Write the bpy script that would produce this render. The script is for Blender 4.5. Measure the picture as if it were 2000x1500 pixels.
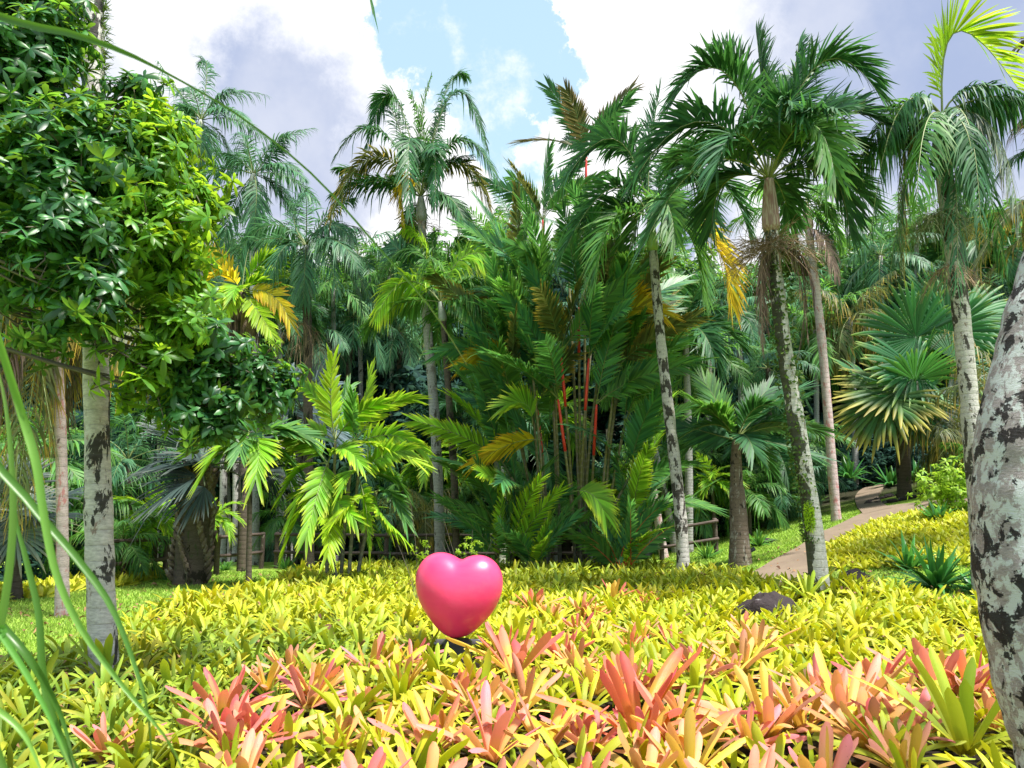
import bpy, math, random
import numpy as np
from mathutils import Vector, Matrix, noise as mnoise

# ------------------------------------------------------------------ camera, sky, sun, exposure
for o in list(bpy.data.objects):
    bpy.data.objects.remove(o, do_unlink=True)
SC = bpy.context.scene
COL = SC.collection
R = math.radians
PITCH = 9.46
F = 1500.0
EYE = 1.6
cam_d = bpy.data.cameras.new('camera')
cam = bpy.data.objects.new('camera', cam_d)
COL.objects.link(cam)
cam.location = (0, 0, EYE)
cam.rotation_euler = (R(90 + PITCH), 0, 0)
cam_d.sensor_width = 36
cam_d.lens = 27.0
cam_d.clip_start = 0.05
cam_d.clip_end = 2000
cam_d.dof.use_dof = True
cam_d.dof.focus_distance = 13
cam_d.dof.aperture_fstop = 10
SC.camera = cam

SUN_EL, SUN_AZ = 66.0, 125.0      # azimuth measured from +Y (view direction), negative = to the left
sun_dir = Vector((math.sin(R(SUN_AZ)) * math.cos(R(SUN_EL)), math.cos(R(SUN_AZ)) * math.cos(R(SUN_EL)), math.sin(R(SUN_EL))))
sl = bpy.data.lights.new('sun', 'SUN')
sl.energy = 5.0
sl.angle = R(8.0)
sl.color = (1.0, 0.95, 0.86)
so = bpy.data.objects.new('sun', sl)
COL.objects.link(so)
so.rotation_euler = sun_dir.to_track_quat('Z', 'Y').to_euler()
so.location = sun_dir * 50

SC.view_settings.view_transform = 'Standard'
SC.view_settings.look = 'None'
SC.view_settings.exposure = 1.04
SC.view_settings.gamma = 1
SC.render.engine = 'CYCLES'
cy = SC.cycles
cy.max_bounces = 7
cy.diffuse_bounces = 3
cy.glossy_bounces = 2
cy.transmission_bounces = 5
cy.transparent_max_bounces = 4
cy.sample_clamp_indirect = 6
cy.use_denoising = True


def pdir(px, py):
    u = (px - 1000) / F
    v = (750 - py) / F
    p = R(PITCH)
    return Vector((u, math.cos(p) - v * math.sin(p), math.sin(p) + v * math.cos(p)))


def P(px, py, Y):
    d = pdir(px, py)
    return Vector((0, 0, EYE)) + d * (Y / d.y)


world = bpy.data.worlds.new('World')
SC.world = world
world.use_nodes = True
wt = world.node_tree
wt.nodes.clear()


def wn(t, **kw):
    n = wt.nodes.new(t)
    for k, v in kw.items():
        setattr(n, k, v)
    return n


def wmath(op, a, b=None, c=None, clamp=False):
    n = wn('ShaderNodeMath', operation=op, use_clamp=clamp)
    for i, x in enumerate((a, b, c)):
        if x is None:
            continue
        if isinstance(x, (int, float)):
            n.inputs[i].default_value = x
        else:
            wt.links.new(x, n.inputs[i])
    return n.outputs[0]


tc = wn('ShaderNodeTexCoord')
DIRV = tc.outputs['Generated']
sky = wn('ShaderNodeTexSky', sky_type='NISHITA')
sky.sun_disc = False
sky.sun_elevation = R(SUN_EL)
sky.sun_rotation = R(SUN_AZ)
sky.air_density = 1.0
sky.dust_density = 0.6
sky.ozone_density = 1.5


def wnoise(scale, detail, rough=0.55):
    n = wn('ShaderNodeTexNoise')
    n.inputs['Scale'].default_value = scale
    n.inputs['Detail'].default_value = detail
    n.inputs['Roughness'].default_value = rough
    wt.links.new(DIRV, n.inputs['Vector'])
    return n


nz = wnoise(4.5, 9, 0.62)
sub = wn('ShaderNodeVectorMath', operation='SUBTRACT')
wt.links.new(nz.outputs['Color'], sub.inputs[0])
sub.inputs[1].default_value = (0.5, 0.5, 0.5)
sc_ = wn('ShaderNodeVectorMath', operation='SCALE')
wt.links.new(sub.outputs[0], sc_.inputs[0])
sc_.inputs['Scale'].default_value = 0.17
nz2 = wnoise(16, 9, 0.68)
sub2 = wn('ShaderNodeVectorMath', operation='SUBTRACT')
wt.links.new(nz2.outputs['Color'], sub2.inputs[0])
sub2.inputs[1].default_value = (0.5, 0.5, 0.5)
sc2 = wn('ShaderNodeVectorMath', operation='SCALE')
wt.links.new(sub2.outputs[0], sc2.inputs[0])
sc2.inputs['Scale'].default_value = 0.12
dadd = wn('ShaderNodeVectorMath', operation='ADD')
wt.links.new(DIRV, dadd.inputs[0])
wt.links.new(sc_.outputs[0], dadd.inputs[1])
dadd2 = wn('ShaderNodeVectorMath', operation='ADD')
wt.links.new(dadd.outputs[0], dadd2.inputs[0])
wt.links.new(sc2.outputs[0], dadd2.inputs[1])
DD = dadd2.outputs[0]


def blob(px, py, rpx, soft):
    c = pdir(px, py).normalized()
    n = wn('ShaderNodeVectorMath', operation='DISTANCE')
    wt.links.new(DD, n.inputs[0])
    n.inputs[1].default_value = c
    m = wn('ShaderNodeMapRange', interpolation_type='SMOOTHSTEP')
    r = rpx / F
    m.inputs['From Min'].default_value = r * (1 + soft)
    m.inputs['From Max'].default_value = r * (1 - soft)
    wt.links.new(n.outputs['Value'], m.inputs['Value'])
    return m.outputs['Result']


def union(lst):
    o = lst[0]
    for x in lst[1:]:
        o = wmath('MAXIMUM', o, x)
    return o


_sz = wn('ShaderNodeSeparateXYZ')
wt.links.new(DD, _sz.inputs[0])


def wstep(v, a, b):
    m = wn('ShaderNodeMapRange', interpolation_type='SMOOTHSTEP')
    m.inputs['From Min'].default_value = a
    m.inputs['From Max'].default_value = b
    wt.links.new(v, m.inputs['Value'])
    return m.outputs['Result']


wispn = wnoise(9, 9, 0.65)
blue = union([blob(850, 40, 125, 0.10), blob(1075, 95, 40, .2), blob(1095, 170, 30, .3), blob(985, 270, 40, .3), blob(780, 90, 50, .3), blob(960, 60, 115, 0.06), blob(1050, 130, 74, 0.14), blob(970, 210, 74, 0.16), blob(900, 130, 85, .14), blob(1010, 330, 45, .5),
              wmath('MULTIPLY', wstep(_sz.outputs[2], 0.66, 0.80), 0.85), wmath('MULTIPLY', wstep(_sz.outputs[1], 0.15, -0.25), 0.7)])  # overhead and behind: unseen darker sky, added to cut the fill light
blue = wmath('MULTIPLY', blue, wmath('SUBTRACT', 1.0, wmath('MULTIPLY', wstep(wispn.outputs['Fac'], 0.52, 0.72), 0.75)))
grey = union([blob(560, 250, 150, 0.4), blob(480, 360, 170, 0.4), blob(650, 340, 100, 0.5),
              blob(1900, 60, 330, 0.45), blob(1640, 0, 150, 0.6), blob(1360, 420, 90, .6), blob(-300, 100, 300, .5), blob(2600, 300, 400, .4),
              blob(1000, -1400, 500, .5)])  # unseen grey overhead, added to lower the fill light
mixg = wn('ShaderNodeMix', data_type='RGBA')
wt.links.new(grey, mixg.inputs['Factor'])
mixg.inputs['A'].default_value = (0.6, 0.6, 0.61, 1)
gn = wnoise(3.0, 6, 0.6)
gr = wn('ShaderNodeMapRange', interpolation_type='SMOOTHSTEP')
gr.inputs['From Min'].default_value = 0.35
gr.inputs['From Max'].default_value = 0.65
wt.links.new(gn.outputs['Fac'], gr.inputs['Value'])
gm = wn('ShaderNodeMix', data_type='RGBA')
wt.links.new(gr.outputs['Result'], gm.inputs['Factor'])
gm.inputs['A'].default_value = (0.22, 0.265, 0.385, 1)
gm.inputs['B'].default_value = (0.355, 0.38, 0.455, 1)
wt.links.new(gm.outputs['Result'], mixg.inputs['B'])
# the cloud sheet carries on to the sides and below the horizon ahead
skc = wn('ShaderNodeVectorMath', operation='SCALE')
wt.links.new(sky.outputs[0], skc.inputs[0])
skc.inputs['Scale'].default_value = 0.085
lift = wn('ShaderNodeVectorMath', operation='ADD')
wt.links.new(skc.outputs[0], lift.inputs[0])
lift.inputs[1].default_value = (0.19, 0.255, 0.235)       # thin veil of cirrus over the blue
mixb = wn('ShaderNodeMix', data_type='RGBA')
wt.links.new(blue, mixb.inputs['Factor'])
wt.links.new(mixg.outputs['Result'], mixb.inputs['A'])
wt.links.new(lift.outputs[0], mixb.inputs['B'])
bg = wn('ShaderNodeBackground')
wt.links.new(mixb.outputs['Result'], bg.inputs['Color'])
bg.inputs['Strength'].default_value = 1.0
wo = wn('ShaderNodeOutputWorld')
wt.links.new(bg.outputs[0], wo.inputs['Surface'])

# ------------------------------------------------------------------ terrain
def sstep(a, b, x):
    t = np.clip((np.asarray(x, float) - a) / (b - a), 0, 1)
    return t * t * (3 - 2 * t)


def terr(x, y):
    x = np.asarray(x, float)
    y = np.asarray(y, float)
    sp = np.log1p(np.exp(np.clip((x - 4.0) * 1.6, -30, 30))) / 1.6
    z = 0.22 * np.minimum(sp, 14 + 0 * sp) * sstep(8.5, 18, y)
    z = z + 0.02 * np.clip(y - 22, 0, 15) * sstep(3, 9, x)
    z = z - 0.5 * sstep(25, 32, y) * (1 - sstep(3, 8, x))
    hill = np.clip(y - 38, 0, 45)
    z = z + hill * (0.22 + 0.20 * sstep(-5, 18, x)) * sstep(38, 50, y)
    z = z + 0.03 * np.sin(x * 1.3 + 0.5) * np.sin(y * 1.1)
    return z


def tz(x, y):
    return float(terr(x, y))


def hit(px, py):
    d = pdir(px, py)
    o = Vector((0, 0, EYE))
    t = 1.0
    while t < 80:
        p = o + d * t
        if p.z < tz(p.x, p.y):
            return Vector((p.x, p.y, tz(p.x, p.y)))
        t += 0.03
    return o + d * 60


# ------------------------------------------------------------------ mesh helpers
rng = np.random.default_rng(7)


class MB:
    """collects grids of quads; builds one mesh object"""

    def __init__(s):
        s.v, s.f, s.tv, s.tu, s.rn, s.m = [], [], [], [], [], []
        s.n = 0

    def grid(s, G, rnd=None, mat=0, closed=False, tv=None, tu=None):
        G = np.asarray(G, float)
        if G.ndim == 3:
            G = G[None]
        m, n, k, _ = G.shape
        base = s.n + (np.arange(m) * n * k)[:, None, None]
        i = np.arange(n - 1)[None, :, None]
        kk = k if closed else k - 1
        j = np.arange(kk)[None, None, :]
        j2 = (j + 1) % k
        a = base + i * k + j
        b = base + i * k + j2
        c = base + (i + 1) * k + j2
        d = base + (i + 1) * k + j
        fs = np.stack([a, b, c, d], -1).reshape(-1, 4)
        s.v.append(G.reshape(-1, 3))
        s.f.append(fs)
        s.m.append(np.full(len(fs), mat))
        if tv is None:
            tv = np.linspace(0, 1, n)
        s.tv.append(np.broadcast_to(np.asarray(tv)[None, :, None], (m, n, k)).reshape(-1))
        if tu is None:
            tu = np.linspace(-1, 1, k)
        s.tu.append(np.broadcast_to(np.asarray(tu)[None, None, :], (m, n, k)).reshape(-1))
        if rnd is None:
            rnd = rng.random(m)
        s.rn.append(np.broadcast_to(np.asarray(rnd, float)[:, None, None], (m, n, k)).reshape(-1))
        s.n += m * n * k
        return s

    def tube(s, pts, radii, sides=10, mat=0, cap=True, squash=1.0):
        pts = np.asarray([tuple(p) for p in pts], float)
        radii = np.asarray(radii, float)
        T = np.gradient(pts, axis=0)
        T /= np.linalg.norm(T, axis=1)[:, None] + 1e-9
        ref = np.array([0.13, 0.97, 0.2]) if abs(T[0][2]) > 0.5 else np.array([0, 0, 1.0])
        A = np.cross(T, ref)
        A /= np.linalg.norm(A, axis=1)[:, None] + 1e-9
        B = np.cross(T, A)
        th = np.linspace(0, 2 * math.pi, sides, endpoint=False)
        if cap:
            pts = np.vstack([pts[:1], pts, pts[-1:]])
            A = np.vstack([A[:1], A, A[-1:]])
            B = np.vstack([B[:1], B, B[-1:]])
            radii = np.concatenate([[1e-4], radii, [1e-4]])
        G = pts[:, None, :] + radii[:, None, None] * (np.cos(th)[None, :, None] * A[:, None, :] + squash * np.sin(th)[None, :, None] * B[:, None, :])
        s.grid(G, mat=mat, closed=True)
        return s

    def merge(s, o, M=None, rnd=None, mat=None):
        v = np.concatenate(o.v)
        if M is not None:
            M = np.asarray(M)
            v = v @ M[:3, :3].T + M[:3, 3]
        s.v.append(v)
        s.f.append(np.concatenate(o.f) + s.n)
        s.m.append(np.concatenate(o.m) if mat is None else np.full(sum(len(f) for f in o.f), mat))
        s.tv.append(np.concatenate(o.tv))
        s.tu.append(np.concatenate(o.tu))
        r = np.concatenate(o.rn)
        s.rn.append(r if rnd is None else (r + rnd) % 1.0)
        s.n += len(v)
        return s

    def mesh(s, name, mats, smooth=True):
        v = np.concatenate(s.v)
        f = np.concatenate(s.f)
        me = bpy.data.meshes.new(name)
        me.vertices.add(len(v))
        me.vertices.foreach_set('co', v.astype(np.float32).ravel())
        me.loops.add(len(f) * 4)
        me.loops.foreach_set('vertex_index', f.astype(np.int32).ravel())
        me.polygons.add(len(f))
        me.polygons.foreach_set('loop_start', (np.arange(len(f)) * 4).astype(np.int32))
        me.polygons.foreach_set('loop_total', np.full(len(f), 4, np.int32))
        me.polygons.foreach_set('material_index', np.concatenate(s.m).astype(np.int32))
        me.polygons.foreach_set('use_smooth', np.full(len(f), smooth))
        for nm, arr in (('tv', s.tv), ('tu', s.tu), ('rnd', s.rn)):
            at = me.attributes.new(nm, 'FLOAT', 'POINT')
            at.data.foreach_set('value', np.concatenate(arr).astype(np.float32))
        for m in (mats if isinstance(mats, (list, tuple)) else [mats]):
            me.materials.append(m)
        me.update()
        return me

    def build(s, name, mats, parent=None, smooth=True):
        return link(name, s.mesh(name, mats, smooth), parent)


def link(name, me, parent=None):
    o = bpy.data.objects.new(name, me)
    COL.objects.link(o)
    if parent is not None:
        o.parent = parent
    return o


def tag(o, label=None, cat=None, group=None, kind=None):
    if label:
        o['label'] = label
    if cat:
        o['category'] = cat
    if group:
        o['group'] = group
    if kind:
        o['kind'] = kind
    return o


def empty(name, loc, label, cat, group=None):
    o = bpy.data.objects.new(name, None)
    o.location = loc
    o.empty_display_size = 0.2
    COL.objects.link(o)
    return tag(o, label, cat, group)


# ------------------------------------------------------------------ materials
class NT:
    def __init__(s, name):
        s.m = bpy.data.materials.new(name)
        s.m.use_nodes = True
        s.t = s.m.node_tree
        s.t.nodes.clear()

    def n(s, typ, **kw):
        nd = s.t.nodes.new(typ)
        for k, v in kw.items():
            if k in ('operation', 'data_type', 'blend_type', 'interpolation_type', 'attribute_name', 'wave_type', 'bands_direction', 'feature', 'use_clamp', 'noise_dimensions'):
                setattr(nd, k, v)
            else:
                s.put(nd.inputs[k.replace('_', ' ')], v)
        return nd

    def put(s, sock, v):
        if isinstance(v, bpy.types.NodeSocket):
            s.t.links.new(v, sock)
        elif isinstance(v, (tuple, list)) and sock.type == 'RGBA' and len(v) == 3:
            sock.default_value = (*v, 1)
        else:
            sock.default_value = v

    def attr(s, name):
        return s.n('ShaderNodeAttribute', attribute_name=name).outputs['Fac']

    def pos(s):
        return s.n('ShaderNodeNewGeometry').outputs['Position']

    def obj(s):
        return s.n('ShaderNodeTexCoord').outputs['Object']

    def orand(s):
        return s.n('ShaderNodeObjectInfo').outputs['Random']

    def math(s, op, a, b=0.0, clamp=False):
        nd = s.n('ShaderNodeMath', operation=op, use_clamp=clamp)
        s.put(nd.inputs[0], a)
        s.put(nd.inputs[1], b)
        return nd.outputs[0]

    def mix(s, f, a, b, blend='MIX'):
        nd = s.n('ShaderNodeMix', data_type='RGBA', blend_type=blend)
        s.put(nd.inputs['Factor'], f)
        s.put(nd.inputs['A'], a)
        s.put(nd.inputs['B'], b)
        return nd.outputs['Result']

    def noise(s, vec, scale, detail=4, rough=0.55, dist=0.0):
        nd = s.n('ShaderNodeTexNoise', Scale=scale, Detail=detail, Roughness=rough, Distortion=dist)
        s.put(nd.inputs['Vector'], vec)
        return nd.outputs['Fac']

    def vscale(s, vec, sx, sy, sz):
        nd = s.n('ShaderNodeVectorMath', operation='MULTIPLY')
        s.put(nd.inputs[0], vec)
        nd.inputs[1].default_value = (sx, sy, sz)
        return nd.outputs[0]

    def step(s, v, a, b):
        nd = s.n('ShaderNodeMapRange', interpolation_type='SMOOTHSTEP')
        s.put(nd.inputs['Value'], v)
        nd.inputs['From Min'].default_value = a
        nd.inputs['From Max'].default_value = b
        return nd.outputs['Result']

    def bump(s, h, strength=0.4, dist=0.02):
        return s.n('ShaderNodeBump', Strength=strength, Distance=dist, Height=h).outputs[0]

    def pbr(s, col, rough=0.6, normal=None, spec=0.5, **kw):
        nd = s.n('ShaderNodeBsdfPrincipled', Base_Color=col, Roughness=rough)
        nd.inputs['Specular IOR Level'].default_value = spec
        if normal is not None:
            s.t.links.new(normal, nd.inputs['Normal'])
        for k, v in kw.items():
            s.put(nd.inputs[k.replace('_', ' ')], v)
        return nd.outputs[0]

    def out(s, sh):
        o = s.n('ShaderNodeOutputMaterial')
        s.t.links.new(sh, o.inputs['Surface'])
        return s.m


def leafmat(name, col, col2=None, tip=None, tip0=0.6, tip1=1.0, trans=(0.2, 0.35, 0.03), tw=0.4, rough=0.5, var=0.4, spec=0.32, tipf=1.0, blot=None):
    """col..col2 vary from leaf to leaf; tip colours the end of each leaf; trans is the colour of light through it"""
    N = NT(name)
    r = N.attr('rnd')
    q = N.orand()
    rr = N.math('FRACT', N.math('ADD', r, N.math('MULTIPLY', q, 3.7)))
    c = N.mix(rr, col, col2 or col)
    if tip:
        f = N.step(N.attr('tv'), tip0, tip1)
        f = N.math('MULTIPLY', f, tipf)
        c = N.mix(f, c, tip)
    if blot:
        nb = N.step(N.noise(N.pos(), 9.0, 3), 0.62, 0.72)
        c = N.mix(nb, c, blot)
    b = N.math('ADD', N.math('MULTIPLY', N.math('FRACT', N.math('ADD', N.math('MULTIPLY', r, 7.3), q)), var * 2), 1 - var)
    hv = N.n('ShaderNodeHueSaturation', Color=c, Value=b, Saturation=1.0)
    c = hv.outputs[0]
    tcol = N.mix(0.5, trans, c, 'MIX')
    tcol = N.n('ShaderNodeHueSaturation', Color=tcol, Value=b).outputs[0]
    # midrib / fibre grain
    grain = N.noise(N.vscale(N.pos(), 1, 1, 1), 60, 2)
    p = N.pbr(c, N.math('ADD', N.math('MULTIPLY', grain, 0.2), rough - 0.1), spec=spec)
    t = N.n('ShaderNodeBsdfTranslucent', Color=tcol).outputs[0]
    ms = N.n('ShaderNodeMixShader', Fac=tw)
    N.t.links.new(p, ms.inputs[1])
    N.t.links.new(t, ms.inputs[2])
    return N.out(ms.outputs[0])


M = {}
M['palm_dark'] = leafmat('palm_leaf_dark_green', (0.024, 0.095, 0.045), (0.045, 0.155, 0.045), tip=(0.16, 0.2, 0.04), tip0=0.85, tip1=1.1, trans=(0.10, 0.27, 0.03), tw=0.3)
M['palm_mid'] = leafmat('palm_leaf_mid_green', (0.055, 0.18, 0.055), (0.12, 0.28, 0.05), tip=(0.3, 0.3, 0.05), tip0=0.8, tip1=1.15, trans=(0.2, 0.45, 0.03), tw=0.42)
M['palm_teal'] = leafmat('palm_leaf_blue_green', (0.045, 0.145, 0.085), (0.09, 0.23, 0.105), tip=(0.22, 0.3, 0.12), tip0=0.8, tip1=1.2, trans=(0.14, 0.32, 0.09), tw=0.35)
M['palm_bright'] = leafmat('palm_leaf_bright_green', (0.14, 0.36, 0.025), (0.24, 0.46, 0.03), tip=(0.5, 0.55, 0.03), tip0=0.5, tip1=1.1, trans=(0.5, 0.75, 0.03), tw=0.45)
M['palm_lime'] = leafmat('palm_leaf_lime', (0.24, 0.43, 0.02), (0.38, 0.52, 0.025), trans=(0.7, 0.9, 0.04), tw=0.5)
M['palm_yellow'] = leafmat('palm_leaf_yellow', (0.6, 0.45, 0.02), (0.55, 0.52, 0.03), tip=(0.7, 0.33, 0.03), trans=(0.9, 0.65, 0.04), tw=0.45)
M['palm_olive'] = leafmat('palm_leaf_olive', (0.06, 0.10, 0.035), (0.12, 0.13, 0.04), tip=(0.5, 0.33, 0.04), tip0=0.55, tip1=1.0, trans=(0.3, 0.3, 0.05), tw=0.35)
M['palm_grey'] = leafmat('palm_leaf_grey_green', (0.10, 0.15, 0.12), (0.2, 0.23, 0.2), tip=(0.22, 0.2, 0.12), trans=(0.15, 0.22, 0.1), tw=0.25)
M['palm_fan_dark'] = leafmat('fan_leaf_charcoal', (0.022, 0.045, 0.042), (0.04, 0.065, 0.058), tip=(0.13, 0.15, 0.13), tip0=0.7, tip1=1.1, trans=(0.04, 0.07, 0.05), tw=0.15)
M['palm_silver'] = leafmat('fan_leaf_silver', (0.17, 0.25, 0.28), (0.24, 0.32, 0.35), trans=(0.12, 0.2, 0.2), tw=0.2)
M['palm_fan'] = leafmat('fan_leaf_green', (0.02, 0.11, 0.04), (0.04, 0.17, 0.045), tip=(0.25, 0.34, 0.05), tip0=0.75, tip1=1.05, trans=(0.13, 0.38, 0.04), tw=0.32)
M['palm_fan_yellow'] = leafmat('fan_leaf_yellowing', (0.035, 0.13, 0.04), (0.10, 0.2, 0.045), tip=(0.42, 0.36, 0.06), tip0=0.62, tip1=0.95, trans=(0.35, 0.42, 0.06), tw=0.35)
M['palm_dead'] = leafmat('dead_frond', (0.13, 0.09, 0.075), (0.22, 0.15, 0.12), trans=(0.2, 0.12, 0.08), tw=0.12, rough=0.8)
M['wax_leaf'] = leafmat('wax_palm_leaf', (0.035, 0.15, 0.08), (0.09, 0.28, 0.07), tip=(0.32, 0.36, 0.05), tip0=0.7, tip1=1.1, trans=(0.2, 0.48, 0.05), tw=0.3, rough=0.42)
M['wax_bronze'] = leafmat('wax_palm_leaf_bronze', (0.05, 0.09, 0.04), (0.13, 0.10, 0.05), tip=(0.28, 0.14, 0.08), tip0=0.5, tip1=1.1, trans=(0.25, 0.2, 0.06), tw=0.3)
M['tree_leaf'] = leafmat('broad_leaf', (0.018, 0.085, 0.04), (0.055, 0.19, 0.035), trans=(0.4, 0.7, 0.02), tw=0.38, rough=0.4, spec=0.5, var=.5)
M['tree_leaf_backlit'] = leafmat('broad_leaf_backlit', (0.05, 0.18, 0.03), (0.16, 0.34, 0.03), trans=(0.65, 0.9, 0.02), tw=0.48, rough=0.4, spec=0.45, var=.4)  # backlit glow of the crown's right edge put into a brighter leaf colour
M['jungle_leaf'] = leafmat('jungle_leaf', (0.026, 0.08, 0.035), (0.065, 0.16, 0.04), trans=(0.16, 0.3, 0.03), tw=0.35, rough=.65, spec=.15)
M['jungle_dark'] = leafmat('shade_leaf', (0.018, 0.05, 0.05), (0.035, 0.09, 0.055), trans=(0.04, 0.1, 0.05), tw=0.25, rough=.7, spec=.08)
M['jungle_lime'] = leafmat('lime_leaf', (0.2, 0.38, 0.03), (0.36, 0.5, 0.04), trans=(0.5, 0.7, 0.05), tw=0.45)
M['vine'] = leafmat('vine_leaf', (0.04, 0.11, 0.02), (0.1, 0.16, 0.03), trans=(0.2, 0.3, 0.03), tw=0.3)
M['blade'] = leafmat('grass_blade', (0.08, 0.23, 0.035), (0.14, 0.28, 0.05), tip=(0.3, 0.26, 0.1), tip0=.8, tip1=1.05, trans=(0.18, 0.4, 0.04), tw=0.35, rough=0.35)
M['crinum'] = leafmat('strap_leaf_deep_green', (0.03, 0.15, 0.035), (0.06, 0.22, 0.05), tip=(0.2, 0.3, 0.06), tip0=0.8, tip1=1.1, trans=(0.15, 0.4, 0.04), tw=0.3, rough=0.35)
M['moss'] = leafmat('moss', (0.25, 0.45, 0.02), (0.4, 0.6, 0.02), trans=(0.4, 0.6, 0.02), tw=0.3, rough=0.8)
M['turf_blade'] = leafmat('turf_blade', (0.2, 0.36, 0.05), (0.38, 0.5, 0.09), trans=(0.4, 0.6, 0.06), tw=0.35, rough=0.6)


def brom_mat(name, kind):
    N = NT(name)
    v = N.attr('tv')
    r = N.attr('rnd')
    q = N.orand()
    rr = N.math('FRACT', N.math('ADD', r, N.math('MULTIPLY', q, 5.1)))
    pos = N.pos()
    sx = N.n('ShaderNodeSeparateXYZ')
    N.put(sx.inputs[0], pos)
    big = N.noise(pos, 0.55, 3)
    if kind == 'yellow':
        c = N.mix(rr, (0.25, 0.39, 0.005), (0.62, 0.57, 0.008))
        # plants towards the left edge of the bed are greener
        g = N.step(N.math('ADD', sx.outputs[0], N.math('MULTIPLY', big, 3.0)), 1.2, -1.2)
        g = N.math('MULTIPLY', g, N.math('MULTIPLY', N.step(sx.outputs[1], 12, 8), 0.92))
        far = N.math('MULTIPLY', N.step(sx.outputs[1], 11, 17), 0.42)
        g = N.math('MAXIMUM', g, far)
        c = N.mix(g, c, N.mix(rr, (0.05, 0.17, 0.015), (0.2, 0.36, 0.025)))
        yel = N.math('MULTIPLY', N.step(N.noise(pos, 1.7, 3), 0.52, 0.66), 0.55)
        c = N.mix(yel, c, (0.62, 0.42, 0.008))
        c = N.mix(N.step(v, 0.6, 0.12), c, N.mix(rr, (0.06, 0.16, 0.012), (0.22, 0.30, 0.012)))
        # pale tips
        c = N.mix(N.math('MULTIPLY', N.step(v, 0.55, 1.0), 0.3), c, (0.50, 0.52, 0.05))
        brown = N.math('MULTIPLY', N.step(N.noise(pos, 7.5, 4, 0.7), 0.66, 0.74), 0.8)
        c = N.mix(brown, c, (0.25, 0.12, 0.05))
        tr = N.mix(0.45, c, (0.75, 0.75, 0.01))
    elif kind == 'small':
        c = N.mix(rr, (0.36, 0.42, 0.02), (0.56, 0.5, 0.03))
        c = N.mix(N.math('MULTIPLY', N.step(N.noise(pos, 2.4, 3), 0.5, 0.65), 0.5), c, (0.35, 0.5, 0.04))
        tr = N.mix(0.5, c, (0.9, 0.95, 0.03))
    elif kind == 'lime':
        c = N.mix(rr, (0.28, 0.42, 0.03), (0.46, 0.5, 0.03))
        c = N.mix(N.step(v, 0.35, 0.0), c, (0.6, 0.5, 0.02))
        tr = N.mix(0.5, c, (0.7, 0.8, 0.03))
    else:
        pal = {'coral': ((0.66, 0.33, 0.05), (0.76, 0.19, 0.13), (0.74, 0.12, 0.17)),
               'peach': ((0.66, 0.47, 0.05), (0.74, 0.35, 0.14), (0.72, 0.26, 0.20)),
               'pink': ((0.66, 0.36, 0.12), (0.76, 0.25, 0.20), (0.76, 0.18, 0.24)),
               'red': ((0.74, 0.36, 0.03), (0.78, 0.13, 0.10), (0.74, 0.07, 0.15))}[kind]
        mixn = N.noise(pos, 5.0, 3)
        s = N.math('ADD', v, N.math('MULTIPLY', N.math('SUBTRACT', rr, 0.5), 0.75))
        s = N.math('ADD', s, N.math('MULTIPLY', N.math('SUBTRACT', mixn, 0.5), 0.5))
        c = N.mix(N.step(s, 0.1, 0.6), pal[0], pal[1])
        c = N.mix(N.step(s, 0.65, 1.1), c, pal[2])
        # some leaves stay yellow green
        c = N.mix(N.math('MULTIPLY', N.step(N.math('FRACT', N.math('MULTIPLY', rr, 5.7)), 0.72, 0.8), 0.75), c, (0.68, 0.55, 0.04))
        fleck = N.step(N.noise(pos, 38, 3, 0.6), 0.68, 0.72)
        c = N.mix(N.math('MULTIPLY', fleck, 0.6), c, (0.3, 0.08, 0.05))
        tr = N.mix(0.35, c, (1.0, 0.45, 0.1))
    b = N.math('ADD', N.math('MULTIPLY', N.math('FRACT', N.math('MULTIPLY', rr, 9.7)), 0.6), 0.62)
    c = N.n('ShaderNodeHueSaturation', Color=c, Value=b).outputs[0]
    tr = N.n('ShaderNodeHueSaturation', Color=tr, Value=b).outputs[0]
    # the lengthwise veins
    vein = N.noise(N.n('ShaderNodeCombineXYZ', X=N.math('MULTIPLY', N.attr('tu'), 7.0), Y=N.math('MULTIPLY', v, 1.5), Z=N.math('MULTIPLY', rr, 40)).outputs[0], 3.0, 2)
    c = N.mix(N.math('MULTIPLY', vein, 0.25), c, N.mix(0.4, c, (0.8, 0.75, 0.3)))
    p = N.pbr(c, 0.42, spec=0.28, normal=N.bump(vein, 0.25, 0.01))
    t = N.n('ShaderNodeBsdfTranslucent', Color=tr).outputs[0]
    ms = N.n('ShaderNodeMixShader', Fac=0.27)
    N.t.links.new(p, ms.inputs[1])
    N.t.links.new(t, ms.inputs[2])
    return N.out(ms.outputs[0])


for k in ('yellow', 'small', 'lime', 'coral', 'peach', 'pink', 'red'):
    M['brom_' + k] = brom_mat('bromeliad_' + k, k)


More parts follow.
